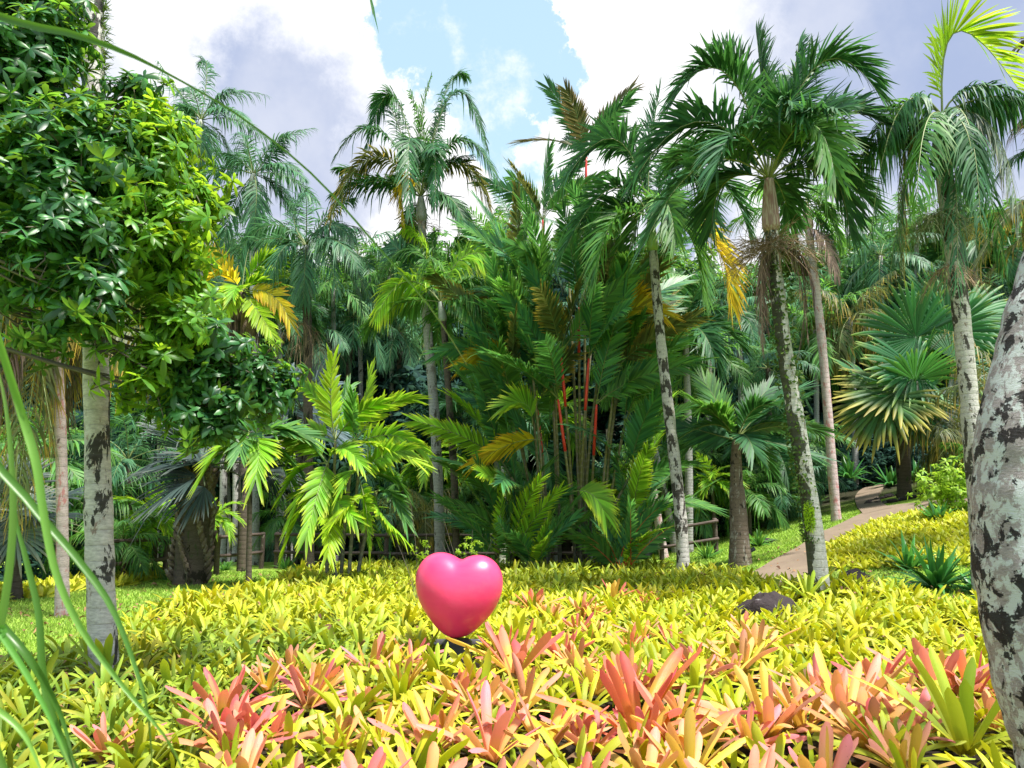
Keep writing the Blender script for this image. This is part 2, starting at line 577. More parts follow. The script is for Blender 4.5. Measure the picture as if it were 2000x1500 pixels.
def bark(name, base, dark, patch, dark_amt=0.5, patch_amt=0.5, ring=0.0, sc=1.0, rough=0.85, side=None, vs=.45):
    """mottled bark: base colour with dark lichen blotches and coloured crusts; ring = leaf scar rings; side = (x,y) the mossy side"""
    N = NT(name)
    o = N.obj()
    st = N.vscale(o, 1, 1, vs)
    nA = N.noise(st, 4.2 * sc, 8, 0.66, 0.4)
    nB = N.noise(N.vscale(o, 1, 1, vs * .8), 7.5 * sc, 8, 0.7, 0.3)
    nC = N.noise(N.vscale(o, 1.0, 1.0, 3.0), 16 * sc, 5, 0.7)
    c = N.mix(N.step(nC, 0.3, 0.7), tuple(x * 0.72 for x in base), tuple(min(1, x * 1.18) for x in base))
    thr = 0.66 - 0.16 * patch_amt
    c = N.mix(N.math('MULTIPLY', N.step(nB, thr, thr + 0.06), 0.85), c, patch)
    d = N.math('ADD', nA, N.math('MULTIPLY', N.math('SUBTRACT', N.noise(o, 1.1 * sc, 2), 0.5), 0.34))
    if side:
        nrm = N.n('ShaderNodeNewGeometry').outputs['Normal']
        dt = N.n('ShaderNodeVectorMath', operation='DOT_PRODUCT')
        N.put(dt.inputs[0], nrm)
        dt.inputs[1].default_value = (side[0], side[1], 0)
        d = N.math('ADD', d, N.math('MULTIPLY', N.math('MAXIMUM', dt.outputs['Value'], -0.3), side[2]))
    thr = 0.68 - 0.17 * dark_amt
    c = N.mix(N.math('MULTIPLY', N.step(d, thr, thr + 0.025), 0.95), c, dark)
    h = N.math('ADD', N.math('MULTIPLY', nC, 0.5), N.math('MULTIPLY', nA, 0.6))
    if ring:
        sx = N.n('ShaderNodeSeparateXYZ')
        N.put(sx.inputs[0], o)
        zz = N.math('ADD', N.math('MULTIPLY', sx.outputs[2], ring), N.math('MULTIPLY', nB, 0.9))
        w = N.math('POWER', N.math('ABSOLUTE', N.math('SINE', zz)), 0.25)
        c = N.mix(N.math('MULTIPLY', N.math('SUBTRACT', 1.0, w), 0.45), c, tuple(x * 0.3 for x in base))
        h = N.math('ADD', h, N.math('MULTIPLY', w, 0.5))
    return N.out(N.pbr(c, rough, normal=N.bump(h, 0.9, 0.02), spec=0.2))


M['bark_white'] = bark('bark_white_lichen', (0.50, 0.48, 0.46), (0.02, 0.018, 0.016), (0.22, 0.14, 0.11), 0.62, 0.45, ring=22, side=(0.8, 0.1, 0.10))
M['bark_big'] = bark('bark_smooth_lichen', (0.30, 0.26, 0.27), (0.013, 0.01, 0.012), (0.52, 0.55, 0.57), 0.80, 1.15, sc=2.6, vs=.8)
M['bark_spotted'] = bark('bark_spotted', (0.46, 0.44, 0.42), (0.03, 0.025, 0.02), (0.16, 0.11, 0.08), 0.95, 0.5, ring=30, sc=1.6)
M['bark_pink'] = bark('bark_pinkish', (0.50, 0.40, 0.40), (0.10, 0.07, 0.06), (0.42, 0.16, 0.16), 0.15, 0.75, ring=20, sc=1.2)
M['bark_grey'] = bark('bark_grey', (0.36, 0.35, 0.35), (0.07, 0.06, 0.05), (0.2, 0.18, 0.16), 0.5, 0.6, ring=34)
M['bark_dark'] = bark('bark_dark', (0.10, 0.08, 0.065), (0.02, 0.018, 0.012), (0.05, 0.08, 0.03), 0.6, 0.6, ring=26)
M['bark_brown'] = bark('bark_brown', (0.17, 0.13, 0.10), (0.03, 0.025, 0.02), (0.33, 0.31, 0.27), 0.5, 0.7, ring=30, sc=1.3)
M['bark_mossy'] = bark('bark_mossy', (0.52, 0.51, 0.48), (0.035, 0.04, 0.02), (0.22, 0.17, 0.13), 0.6, 0.6, ring=24, sc=1.2, side=(-0.9, -0.1, 0.22))
M['rachis'] = NT('rachis')
M['rachis'] = M['rachis'].out(M['rachis'].pbr((0.16, 0.2, 0.06), 0.5))
N = NT('rachis_dark'); M['rachis_dark'] = N.out(N.pbr((0.07, 0.09, 0.04), 0.5))
N = NT('shaft_green'); M['shaft_green'] = N.out(N.pbr(N.mix(N.noise(N.vscale(N.obj(), 6, 6, 1), 3, 3), (0.22, 0.38, 0.08), (0.36, 0.5, 0.14)), 0.4))
N = NT('shaft_red'); M['shaft_red'] = N.out(N.pbr(N.mix(N.noise(N.vscale(N.obj(), 6, 6, 1), 3, 3), (0.55, 0.02, 0.02), (0.72, 0.06, 0.04)), 0.35))
N = NT('shaft_rose'); M['shaft_rose'] = N.out(N.pbr(N.mix(N.step(N.noise(N.vscale(N.obj(), 9, 9, 0.8), 4, 4), 0.4, 0.6), (0.26, 0.14, 0.12), (0.42, 0.34, 0.28)), 0.5))
N = NT('shaft_grey'); M['shaft_grey'] = N.out(N.pbr(N.mix(N.noise(N.vscale(N.obj(), 6, 6, 1), 3, 3), (0.2, 0.24, 0.22), (0.4, 0.42, 0.4)), 0.5))
N = NT('cane_stem')
_o = N.obj()
_s = N.n('ShaderNodeSeparateXYZ'); N.put(_s.inputs[0], _o)
_w = N.math('POWER', N.math('ABSOLUTE', N.math('SINE', N.math('MULTIPLY', _s.outputs[2], 18.0))), 0.15)
_c = N.mix(N.step(_s.outputs[2], 0.6, 2.6), (0.08, 0.085, 0.08), (0.15, 0.14, 0.035))
_c = N.mix(N.step(N.noise(N.vscale(_o, 1, 1, .3), 14, 4), 0.55, 0.65), _c, (0.12, 0.10, 0.08))
M['cane'] = N.out(N.pbr(N.mix(_w, (0.3, 0.27, 0.2), _c), 0.5))
N = NT('green_sheath'); M['cane_dark'] = N.out(N.pbr((0.07, 0.11, 0.03), 0.5))
N = NT('twig'); M['twig'] = N.out(N.pbr(N.mix(N.attr('rnd'), (0.16, 0.10, 0.06), (0.36, 0.25, 0.15)), 0.8))
N = NT('twig_green'); M['twig_green'] = N.out(N.pbr(N.mix(N.attr('rnd'), (0.06, 0.09, 0.03), (0.17, 0.2, 0.07)), 0.8))
N = NT('branch_bark'); M['branch'] = N.out(N.pbr(N.mix(N.noise(N.obj(), 12, 4), (0.05, 0.045, 0.035), (0.16, 0.14, 0.11)), 0.85))

# ------------------------------------------------------------------ setting
N = NT('ground')
pos = N.pos()
g1 = N.noise(pos, 0.5, 5)
g2 = N.noise(pos, 9, 6, 0.7)
g3 = N.noise(pos, 45, 3)
c = N.mix(N.step(g2, 0.35, 0.7), (0.18, 0.32, 0.035), (0.32, 0.46, 0.07))
c = N.mix(N.math('MULTIPLY', N.step(g1, 0.52, 0.66), 0.7), c, (0.20, 0.17, 0.09))
c = N.mix(N.math('MULTIPLY', N.step(g3, 0.55, 0.75), 0.3), c, (0.33, 0.36, 0.12))
sx = N.n('ShaderNodeSeparateXYZ')
N.put(sx.inputs[0], pos)
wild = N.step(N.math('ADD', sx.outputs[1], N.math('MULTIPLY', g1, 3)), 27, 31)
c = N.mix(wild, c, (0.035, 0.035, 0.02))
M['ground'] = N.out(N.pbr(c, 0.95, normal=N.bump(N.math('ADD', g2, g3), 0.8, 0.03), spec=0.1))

xs = np.unique(np.concatenate([np.linspace(-150, -24, 22), np.arange(-24, 24.1, 0.4), np.linspace(24, 150, 22)]))
ys = np.unique(np.concatenate([np.linspace(-30, -2, 8), np.arange(-2, 42.1, 0.4), np.linspace(42, 110, 60), np.linspace(110, 900, 14)]))
XX, YY = np.meshgrid(xs, ys, indexing='ij')
ZZ = terr(XX, YY)
mb = MB()
mb.grid(np.stack([XX, YY, ZZ], -1)[:, ::-1])
tag(mb.build('ground', M['ground']), kind='structure')

# --- planting bed outline (plan view)
BL = -5.0


def in_bed(x, y):
    far = 21.8 - 0.9 * sstep(1.0, 3.0, x) - 6.6 * sstep(3.6, 5.2, x) - 3.4 * sstep(5.4, 7.4, x)
    left = BL + 0.25 * np.sin(y * 0.9) + 0.0 * x + 0.35 * sstep(18, 21, y)
    return (x > left) & (y < far) & (x < 9.5) & (y > 0.6)


N = NT('bed_soil')
pos = N.pos()
a = N.noise(pos, 6, 6, 0.7)
b = N.noise(pos, 30, 4, 0.7)
c = N.mix(a, (0.012, 0.011, 0.01), (0.04, 0.03, 0.02))
c = N.mix(N.step(b, 0.6, 0.7), c, (0.17, 0.11, 0.06))
M['soil'] = N.out(N.pbr(c, 0.95, normal=N.bump(b, 0.9, 0.03), spec=0.1))
mb = MB()
gy = np.arange(0.6, 22.2, 0.3)
rows = []
for y in gy:
    xx = np.arange(-9, 10, 0.05)
    ok = xx[in_bed(xx, np.full_like(xx, y))]
    if len(ok) < 2:
        continue
    xr = np.linspace(ok[0], ok[-1], 50)
    rows.append(np.stack([xr, np.full(50, y), terr(xr, y) + 0.02], -1))
G = np.array(rows)
mb.grid(G[:, ::-1])
tag(mb.build('soil', M['soil']), kind='structure')

# --- path
N = NT('path_concrete')
pos = N.pos()
a = N.noise(pos, 2.0, 5, 0.6)
b = N.noise(pos, 60, 4, 0.7)
c = N.mix(a, (0.15, 0.11, 0.085), (0.26, 0.2, 0.145))
c = N.mix(N.math('MULTIPLY', N.step(b, 0.55, 0.7), 0.35), c, (0.14, 0.11, 0.1))
st = N.step(N.noise(pos, 0.7, 6, 0.7), 0.52, 0.7)
c = N.mix(N.math('MULTIPLY', st, 0.6), c, (0.12, 0.11, 0.075))
leafy = N.step(N.noise(pos, 11, 3, 0.6), 0.70, 0.73)
c = N.mix(leafy, c, (0.16, 0.08, 0.03))
M['path'] = N.out(N.pbr(c, 0.85, normal=N.bump(b, 0.4, 0.01), spec=0.25))


def ribbon(Lp, Rp, dz, nac=10, sub=6, kerb=0.06):
    Lq = [hit(*p) for p in Lp]
    Rq = [hit(*p) for p in Rp]

    def dens(q):
        q = np.array([tuple(v) for v in q])
        t = np.arange(len(q))
        tt = np.linspace(0, len(q) - 1, (len(q) - 1) * sub + 1)
        out = []
        for ti in tt:
            i = min(int(ti), len(q) - 2)
            f = ti - i
            p0, p1, p2, p3 = q[max(i - 1, 0)], q[i], q[i + 1], q[min(i + 2, len(q) - 1)]
            out.append(0.5 * ((2 * p1) + (-p0 + p2) * f + (2 * p0 - 5 * p1 + 4 * p2 - p3) * f * f + (-p0 + 3 * p1 - 3 * p2 + p3) * f ** 3))
        return np.array(out)
    Lq, Rq = dens(Lq), dens(Rq)
    s = np.linspace(0, 1, nac)[None, :, None]
    G = Lq[:, None, :] * (1 - s) + Rq[:, None, :] * s
    G[..., 2] = terr(G[..., 0], G[..., 1]) + dz
    lo = G.copy()
    lo[..., 2] -= 0.15 + kerb
    G = np.concatenate([lo[:, :1], G, lo[:, -1:]], axis=1)
    return G


mb = MB()
mb.grid(ribbon([(1415, 1155), (1450, 1133), (1492, 1110), (1545, 1080), (1600, 1045), (1650, 1022), (1685, 1006), (1730, 992), (1800, 984), (1890, 976)],
               [(1500, 1175), (1555, 1150), (1597, 1115), (1609, 1086), (1627, 1060), (1662, 1040), (1712, 1018), (1765, 1005), (1825, 1000), (1895, 992)], 0.06))
tag(mb.build('path', M['path'], smooth=False), kind='structure')
mb = MB()
mb.grid(ribbon([(1686, 1008), (1673, 990), (1672, 970), (1690, 955), (1715, 947)],
               [(1742, 996), (1724, 986), (1716, 971), (1724, 957), (1740, 948)], 0.066, kerb=0.07))
tag(mb.build('side_path', M['path'], smooth=False), kind='structure')


def on_path(x, y):
    return False


# ------------------------------------------------------------------ bromeliads
def rosette(seed, R0=0.3, nl=16, w=0.045, up=0.5, droop=0.5, rows_=6, hgt=1.0, k=3, pointed=0.25, dead=0):
    rg = np.random.default_rng(seed)
    i = np.arange(nl)
    az = i * 2.39996 + rg.normal(0, 0.18, nl)
    age = i / max(1, nl - 1)                      # 0 outer, 1 inner
    el = np.radians(24 + 52 * age * up * 1.3 + rg.normal(0, 9, nl))
    L = R0 * (1.05 - 0.3 * age) * rg.uniform(0.8, 1.2, nl)
    s = np.linspace(0, 1, rows_) ** 0.8
    bend = droop * (1.1 - 0.6 * age) * rg.uniform(0.5, 1.4, nl)
    ang = el[:, None] - bend[:, None] * s[None] ** 1.5 * 1.2
    ang0 = np.radians(62)
    ang = ang * np.minimum(1, s * 3 + 0.25)[None] + ang0 * (1 - np.minimum(1, s * 3 + 0.25))[None]
    ds = L[:, None] * np.diff(s)[None]
    h = np.concatenate([np.zeros((nl, 1)), np.cumsum(np.cos(ang[:, 1:]) * ds, 1)], 1)
    z = np.concatenate([np.zeros((nl, 1)), np.cumsum(np.sin(ang[:, 1:]) * ds, 1)], 1) * hgt
    hx = np.stack([np.cos(az), np.sin(az), 0 * az], -1)
    sd = np.stack([-np.sin(az), np.cos(az), 0 * az], -1)
    curl = rg.normal(0, 0.12, nl)
    C = hx[:, None, :] * (h[..., None] + 0.012) + np.array([0, 0, 1.0]) * z[..., None]
    C = C + sd[:, None, :] * (curl[:, None] * L[:, None] * s[None] ** 2)[..., None]
    prof = np.interp(s, [0, 0.15, 0.5, 0.8, 0.93, 1.0], [0.75, 0.75, 0.95, 1.0, 0.8, 0.12 + pointed * 0.2])
    W = w * prof[None] * rg.uniform(0.8, 1.25, nl)[:, None] * (R0 / 0.3) ** 0.6
    j = np.linspace(-1, 1, k)
    nrm = np.cross(sd[:, None, :], np.gradient(C, axis=1))
    nrm /= np.linalg.norm(nrm, axis=-1)[..., None] + 1e-9
    tw = rg.normal(0, 0.35, nl)[:, None, None] * s[None, :, None]
    sd2 = sd[:, None, :] * np.cos(tw) + nrm * np.sin(tw)
    G = C[:, :, None, :] + sd2[:, :, None, :] * (W[..., None] * j)[..., None] - nrm[:, :, None, :] * (W[..., None] * 0.45 * (j ** 2))[..., None] * -1
    m = MB()
    m.grid(G, rnd=rg.random(nl), tv=s)
    return m


YV = [rosette(100 + s, 0.37 + 0.04 * (s % 3), 14 + s % 4, 0.0165 + 0.0025 * (s % 3), up=0.95, droop=1.15, rows_=9) for s in range(8)]
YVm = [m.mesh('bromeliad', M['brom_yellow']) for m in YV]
for me in YVm:
    pass
YLabel = 'yellow green strap-leaved bromeliad packed among its like in the planting bed'

# hero bromeliads: pixel of the foot, width in pixels, colour, label
HB = [
    (1245, 1490, 330, 'red', 'largest red and orange bromeliad, at the bottom edge in front of the heart'),
    (1330, 1515, 250, 'coral', 'coral bromeliad with long red upright leaf touching the largest red one'),
    (440, 1500, 190, 'coral', 'coral red bromeliad at the bottom edge of the bed near the tall grass blades'),
    (520, 1510, 170, 'pink', 'bright pink bromeliad with broad upright leaves beside the coral one near the grass'),
    (600, 1425, 170, 'pink', 'dusky pink bromeliad just behind the two bottom left coral ones'),
    (205, 1535, 160, 'pink', 'muted rose bromeliad cut by the bottom edge under the tall grass blades'),
    (562, 1355, 125, 'peach', 'small orange peach bromeliad alone between pale palm trunk and heart'),
    (722, 1350, 160, 'pink', 'salmon pink bromeliad in front and left of the heart'),
    (790, 1385, 130, 'peach', 'slender peach pink bromeliad just in front of the salmon one left of the heart'),
    (800, 1330, 110, 'pink', 'small deep pink bromeliad directly below the heart, left of its foot'),
    (705, 1430, 110, 'peach', 'small tan peach bromeliad with long thin spread leaves'),
    (985, 1322, 140, 'coral', 'orange coral bromeliad just right of the foot of the heart'),
    (1005, 1355, 210, 'coral', 'wide coral bromeliad with rosy pale tips in front of the heart'),
    (905, 1400, 120, 'coral', 'narrow red pink bromeliad with one tall leaf in front of the heart'),
    (1020, 1430, 180, 'peach', 'yellow peach bromeliad in front of the wide coral one'),
    (935, 1445, 160, 'peach', 'pale peach bromeliad with tall dull leaves in the front rows'),
    (1040, 1215, 95, 'coral', 'small pink coral bromeliad just right of the heart'),
    (1075, 1235, 80, 'peach', 'small peach bromeliad behind the reddish pair right of the heart'),
    (1135, 1225, 90, 'peach', 'little orange bromeliad at the middle of the small cluster right of the heart'),
    (1128, 1262, 85, 'coral', 'small red bromeliad at the front of the cluster right of the heart'),
    (1200, 1192, 85, 'coral', 'small spiky coral bromeliad farthest back in the bed'),
    (1262, 1200, 60, 'coral', 'tiny coral bromeliad at the back beside the spiky one'),
    (1232, 1298, 85, 'coral', 'lone small rose red bromeliad right of the centre'),
    (1130, 1350, 130, 'peach', 'pale pink peach bromeliad between the heart and the largest red one'),
    (1165, 1395, 150, 'peach', 'dull peach bromeliad behind the largest red one'),
    (1480, 1310, 150, 'peach', 'golden peach bromeliad in the middle rows on the right of the bed'),
    (1450, 1345, 150, 'peach', 'tan peach bromeliad in front of the golden one on the right'),
    (1455, 1260, 80, 'peach', 'tiny peach bromeliad among yellow ones below the dark rock'),
    (1505, 1490, 250, 'peach', 'large apricot bromeliad with a pink speckled upright leaf'),
    (1655, 1475, 270, 'peach', 'large apricot bromeliad with rosy leaf tips beside the speckled one'),
    (1600, 1400, 150, 'pink', 'rosy bromeliad behind the two large apricot ones'),
    (1715, 1400, 190, 'coral', 'hot pink bromeliad with one vivid cupped leaf on the right side'),
    (1830, 1400, 210, 'pink', 'pink bromeliad with four upright leaves near the leaning trunk'),
    (1780, 1500, 200, 'pink', 'rose tipped bromeliad in front of the large lime one'),
    (1905, 1400, 190, 'coral', 'red orange bromeliad touching the large leaning trunk'),
    (1945, 1470, 170, 'peach', 'peach bromeliad at the foot of the large leaning trunk'),
    (840, 1530, 210, 'pink', 'salmon bromeliad cut by the bottom edge left of the middle'),
    (960, 1535, 230, 'pink', 'tall salmon rose bromeliad cut by the bottom edge in the middle'),
    (1065, 1525, 220, 'peach', 'tan rose bromeliad with blunt leaves at the bottom edge next to the tall salmon one'),
    (735, 1500, 140, 'peach', 'peach bromeliad with crossed thin leaves near the bottom edge'),
    (660, 1515, 130, 'peach', 'small tan peach bromeliad at the bottom edge between pink and salmon ones'),
    (858, 1352, 115, 'lime', 'clear yellow upright bromeliad directly below the heart'),
    (1290, 1365, 140, 'lime', 'clear yellow upright bromeliad above the largest red one'),
    (1890, 1520, 380, 'lime', 'largest lime green bromeliad, in front of the leaning trunk'),
    (1745, 1545, 200, 'lime', 'lime bromeliad cut by the bottom edge beside the largest lime one'),
    (520, 1215, 100, 'lime', 'taller fresh green bromeliad standing out of the bed left of the heart'),
    (1580, 1190, 110, 'lime', 'fresh lime bromeliad at the foot of the vine-clad palm'),
]
_r = random.Random(5)
SMALL_LAB = 'small peach or rose bromeliad tucked between the larger coloured ones'
for _k in range(32):
    _x, _y = _r.uniform(980, 1930), _r.uniform(1330, 1530)
    if _k > 19:
        _x, _y = _r.uniform(420, 980), _r.uniform(1370, 1530)
    if _k > 27:
        _x, _y = _r.uniform(1000, 1330), _r.uniform(1200, 1300)
    HB.append((_x, _y, _r.uniform(110, 165) * (1 + (_y - 1400) / 330), _r.choice(['peach', 'coral', 'peach', 'pink']), SMALL_LAB))
for _k in range(11):
    HB.append((440 + _k * 132 + _r.uniform(-35, 35), _r.uniform(1575, 1680), _r.uniform(190, 260), _r.choice(['peach', 'coral', 'pink', 'peach', 'coral']), 'coloured bromeliad cut by the bottom edge of the photo, one of the front row'))
hero_xy = []
for i, (px, py, wp, kind, lab) in enumerate(HB):
    p = hit(px, py)
    if p.y < 4.45:      # foot below the frame
        pass
    d = p.length
    rad = wp / F * p.y * 0.5
    m = rosette(500 + i, rad * 1.22, 14 if kind not in ('lime',) else 17, 0.0245 if kind != 'lime' else .021, up=0.8, droop=0.4, rows_=10, k=5, pointed=0.9 if kind != 'lime' else 0.6)
    ob = m.build('bromeliad', M['brom_' + kind])
    ob.location = (p.x, p.y, p.z + 0.14)
    tag(ob, lab, 'bromeliad', 'small coloured bromeliads' if lab == SMALL_LAB else 'front row of coloured bromeliads' if 'front row' in lab and 'one of' in lab else 'coloured bromeliads' if kind != 'lime' else 'tall lime bromeliads')
    hero_xy.append((p.x, p.y, rad))

# scatter of the yellow-green ones
heart_p = P(893, 1290, 8.25)
heart_p.z = tz(heart_p.x, heart_p.y)
pts = []
cell = 0.285
y = 2.9
while y < 21.9:
    sp = cell * (1 + 0.0 * y)
    x = -8.5
    while x < 9.5:
        xx = x + rng.uniform(-0.4, 0.4) * sp
        yy = y + rng.uniform(-0.4, 0.4) * sp
        x += sp
        if not in_bed(np.array(xx), np.array(yy)):
            continue
        if abs(xx) > yy * 0.72 + 0.6:
            continue
        if (xx - heart_p.x) ** 2 + (yy - heart_p.y) ** 2 < 0.22 ** 2 or (abs(xx - heart_p.x) < .22 and -1.0 < yy - heart_p.y < 0):
            continue
        bad = yy < 3.0 or (4.7 < yy < 6.2 and xx > -2.2 and rng.random() < .2)
        for hx, hy, hr in hero_xy:
            if (xx - hx) ** 2 + (yy - hy) ** 2 < (hr * 0.62) ** 2:
                bad = True
                break
        if bad:
            continue
        if mnoise.noise(Vector((xx * 0.9, yy * 0.9, 3.3))) > 0.42:      # thin spots where soil shows
            if rng.random() < 0.75:
                continue
        pts.append((xx, yy))
    y += sp * 0.92
pts.sort(key=lambda q: q[0] ** 2 + q[1] ** 2)


def xf(x, y, z, rz, s, tx=0.0, ty=0.0):
    return Matrix.Translation((x, y, z)) @ Matrix.Rotation(tx, 4, 'X') @ Matrix.Rotation(ty, 4, 'Y') @ Matrix.Rotation(rz, 4, 'Z') @ Matrix.Scale(s, 4)


near, far_ = pts[:290], pts[290:]
for (x, y) in near:
    me = YVm[int(rng.integers(8))]
    o = link('bromeliad', me)
    o.matrix_world = xf(x, y, tz(x, y) + rng.uniform(0.0, 0.08), rng.uniform(0, 6.28), rng.uniform(0.7, 1.25), rng.normal(0, 0.2), rng.normal(0, 0.2))
    tag(o, YLabel, 'bromeliad', 'yellow green bromeliads of the bed')
YL = [rosette(200 + s, 0.36 + 0.04 * (s % 3), 12 + s % 3, 0.0195, up=0.95, droop=1.1, rows_=7, k=3) for s in range(6)]
mb = MB()
for (x, y) in far_:
    mb.merge(YL[int(rng.integers(6))], xf(x, y, tz(x, y) + rng.uniform(0, 0.09), rng.uniform(0, 6.28), rng.uniform(0.7, 1.25), rng.normal(0, 0.2), rng.normal(0, 0.18)), rnd=rng.random())
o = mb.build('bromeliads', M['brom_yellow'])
tag(o, 'mass of yellow green bromeliads filling the rest of the bed up to the fence', 'bromeliads', kind='stuff')

# second bed right of the path and strip of bromeliads on the left lawn
SM = [rosette(300 + s, 0.24, 10, 0.04, up=0.7, droop=0.6, rows_=4, k=3) for s in range(5)]


def fill_poly(poly, sp, name, mat, label, kindk, scale=1.0, src=SM):
    q = [hit(*p) for p in poly]
    minx, maxx = min(p.x for p in q), max(p.x for p in q)
    miny, maxy = min(p.y for p in q), max(p.y for p in q)
    m = MB()

    def inside(x, y):
        c = False
        j = len(q) - 1
        for i in range(len(q)):
            if (q[i].y > y) != (q[j].y > y) and x < (q[j].x - q[i].x) * (y - q[i].y) / (q[j].y - q[i].y) + q[i].x:
                c = not c
            j = i
        return c
    y = miny
    while y < maxy:
        x = minx
        while x < maxx:
            xx, yy = x + rng.uniform(-.4, .4) * sp, y + rng.uniform(-.4, .4) * sp
            x += sp
            if inside(xx, yy):
                m.merge(src[int(rng.integers(len(src)))], xf(xx, yy, tz(xx, yy) + rng.uniform(0, 0.04), rng.uniform(0, 6.28), scale * rng.uniform(.75, 1.2), rng.normal(0, .12), rng.normal(0, .12)), rnd=rng.random())
        y += sp
    o = m.build(name, mat)
    return tag(o, label, 'bromeliads', kind='stuff')


fill_poly([(1612, 1112), (1618, 1070), (1665, 1045), (1720, 1022), (1775, 1006), (1835, 1001), (1905, 1010), (1960, 1060), (1960, 1108), (1800, 1112), (1700, 1116)], 0.2,
          'groundcover', M['brom_small'], 'second bed of low bright yellow groundcover right of the path', 's', 1.0)
fill_poly([(-80, 1195), (60, 1172), (150, 1158), (240, 1148), (330, 1132), (345, 1120), (250, 1130), (120, 1140), (-80, 1165)], 0.3,
          'groundcover', M['brom_small'], 'strip of yellow green groundcover along the shaded lawn by the fence', 's', 1.25)

# ------------------------------------------------------------------ turf
mb = MB()


def turf(n, x0, x1, y0, y1, cond, hgt=0.05):
    x = rng.uniform(x0, x1, n)
    y = rng.uniform(y0, y1, n)
    ok = cond(x, y) & (np.abs(x) < y * 0.75 + 1)
    x, y = x[ok], y[ok]
    n = len(x)
    z = terr(x, y)
    az = rng.uniform(0, 6.28, n)
    sd = np.stack([np.cos(az), np.sin(az), 0 * az], -1)
    ln = np.stack([rng.normal(0, .5, n), rng.normal(0, .5, n), np.ones(n)], -1) * (hgt * rng.uniform(.5, 1.4, n))[:, None]
    b = np.stack([x, y, z], -1)
    w = 0.004 + 0.0006 * y
    G = np.stack([np.stack([b - sd * w[:, None], b + sd * w[:, None]], 1), np.stack([b + ln - sd * w[:, None] * .2, b + ln + sd * w[:, None] * .2], 1)], 1)
    mb.grid(G)


turf(90000, -14, -4.6, 7.5, 21, lambda x, y: ~in_bed(x, y))
turf(60000, 4.5, 12, 12, 27, lambda x, y: ~in_bed(x, y), 0.045)
PATHQ = None
tag(mb.build('grass', M['turf_blade']), 'short mown grass of the lawns beside the bed', 'grass', kind='stuff')

# ------------------------------------------------------------------ heart sculpture
hp = heart_p.copy()
root = empty('heart_sculpture', hp, 'large glossy pink heart sculpture standing on a dark base in the bed', 'sculpture')
nth, nph = 160, 96


def heart_f(x, y, z):
    return (x * x + 2.0 * y * y + z * z - 1) ** 3 - 0.86 * x * x * z ** 3 - 0.10 * y * y * z ** 3


lon = np.linspace(0, 2 * math.pi, nth, endpoint=False)
lat = np.linspace(0.001, math.pi - 0.001, nph)
LO, LA = np.meshgrid(lon, lat)
# pole axis runs front to back so the silhouette stays smooth
dx_, dz_, dy_ = np.sin(LA) * np.sin(LO), np.sin(LA) * np.cos(LO), np.cos(LA)
lo_, hi_ = np.full(LO.shape, 0.3), np.full(LO.shape, 1.7)
rs = np.linspace(1.7, 0.3, 400)
rad_ = np.full(LO.shape, 0.3)
done = np.zeros(LO.shape, bool)
for r_ in rs:
    ins = (heart_f(dx_ * r_, dy_ * r_, dz_ * r_) < 0) & ~done
    rad_[ins] = r_
    done |= ins
for _ in range(3):
    rad_ = (rad_ * 2 + np.roll(rad_, 1, 1) + np.roll(rad_, -1, 1)) / 4
    rad_[1:-1] = (rad_[1:-1] * 2 + rad_[2:] + rad_[:-2]) / 4
G = np.stack([dx_ * rad_, dy_ * rad_, dz_ * rad_], -1) * 0.52
_z = G[..., 2]
_t = np.clip((-_z - 0.22) / 0.32, 0, 1)
G[..., 0] *= 1 + 0.32 * _t ** 1.5
G[..., 1] *= 1 + 0.30 * _t ** 1.5
G[..., 2] = np.where(_z < -0.40, -0.40 + (_z + 0.40) * 0.62, _z)
mbh = MB()
mbh.grid(G, closed=True)
N = NT('pink_paint')
o_ = N.obj()
nn = N.noise(N.vscale(o_, 1.2, 1.2, 5.0), 3.0, 4)
c = N.mix(nn, (0.76, 0.035, 0.14), (0.84, 0.055, 0.18))
scr = N.step(N.noise(N.vscale(o_, 8, 8, 2), 6, 6, 0.8), 0.74, 0.76)
c = N.mix(N.math('MULTIPLY', scr, 0.45), c, (0.45, 0.03, 0.1))
dst = N.step(N.noise(N.vscale(o_, 1, 1, 1), 2.2, 7, 0.75), 0.5, 0.75)
c = N.mix(N.math('MULTIPLY', dst, 0.14), c, (0.55, 0.22, 0.26))
M['pink'] = N.out(N.pbr(c, N.math('ADD', 0.30, N.math('MULTIPLY', nn, 0.12)), normal=N.bump(N.noise(o_, 4.0, 4), 0.10, 0.03), Coat_Weight=0.3, Coat_Roughness=0.18))
HS = 168 / 1500 * hp.y / 1.17
ho = mbh.build('heart', M['pink'], root)
ho.location = (0, 0, 0.475 * HS + 0.30)
ho.scale = (HS * 1.0, HS, HS * 1.0)
ho.rotation_euler = (R(3), R(3.5), R(-8))
N = NT('black_base'); M['black'] = N.out(N.pbr((0.02, 0.025, 0.035), 0.45))
N = NT('pale_slab'); M['slab'] = N.out(N.pbr(N.mix(N.noise(N.obj(), 14, 4), (0.34, 0.34, 0.36), (0.5, 0.5, 0.52)), 0.7))


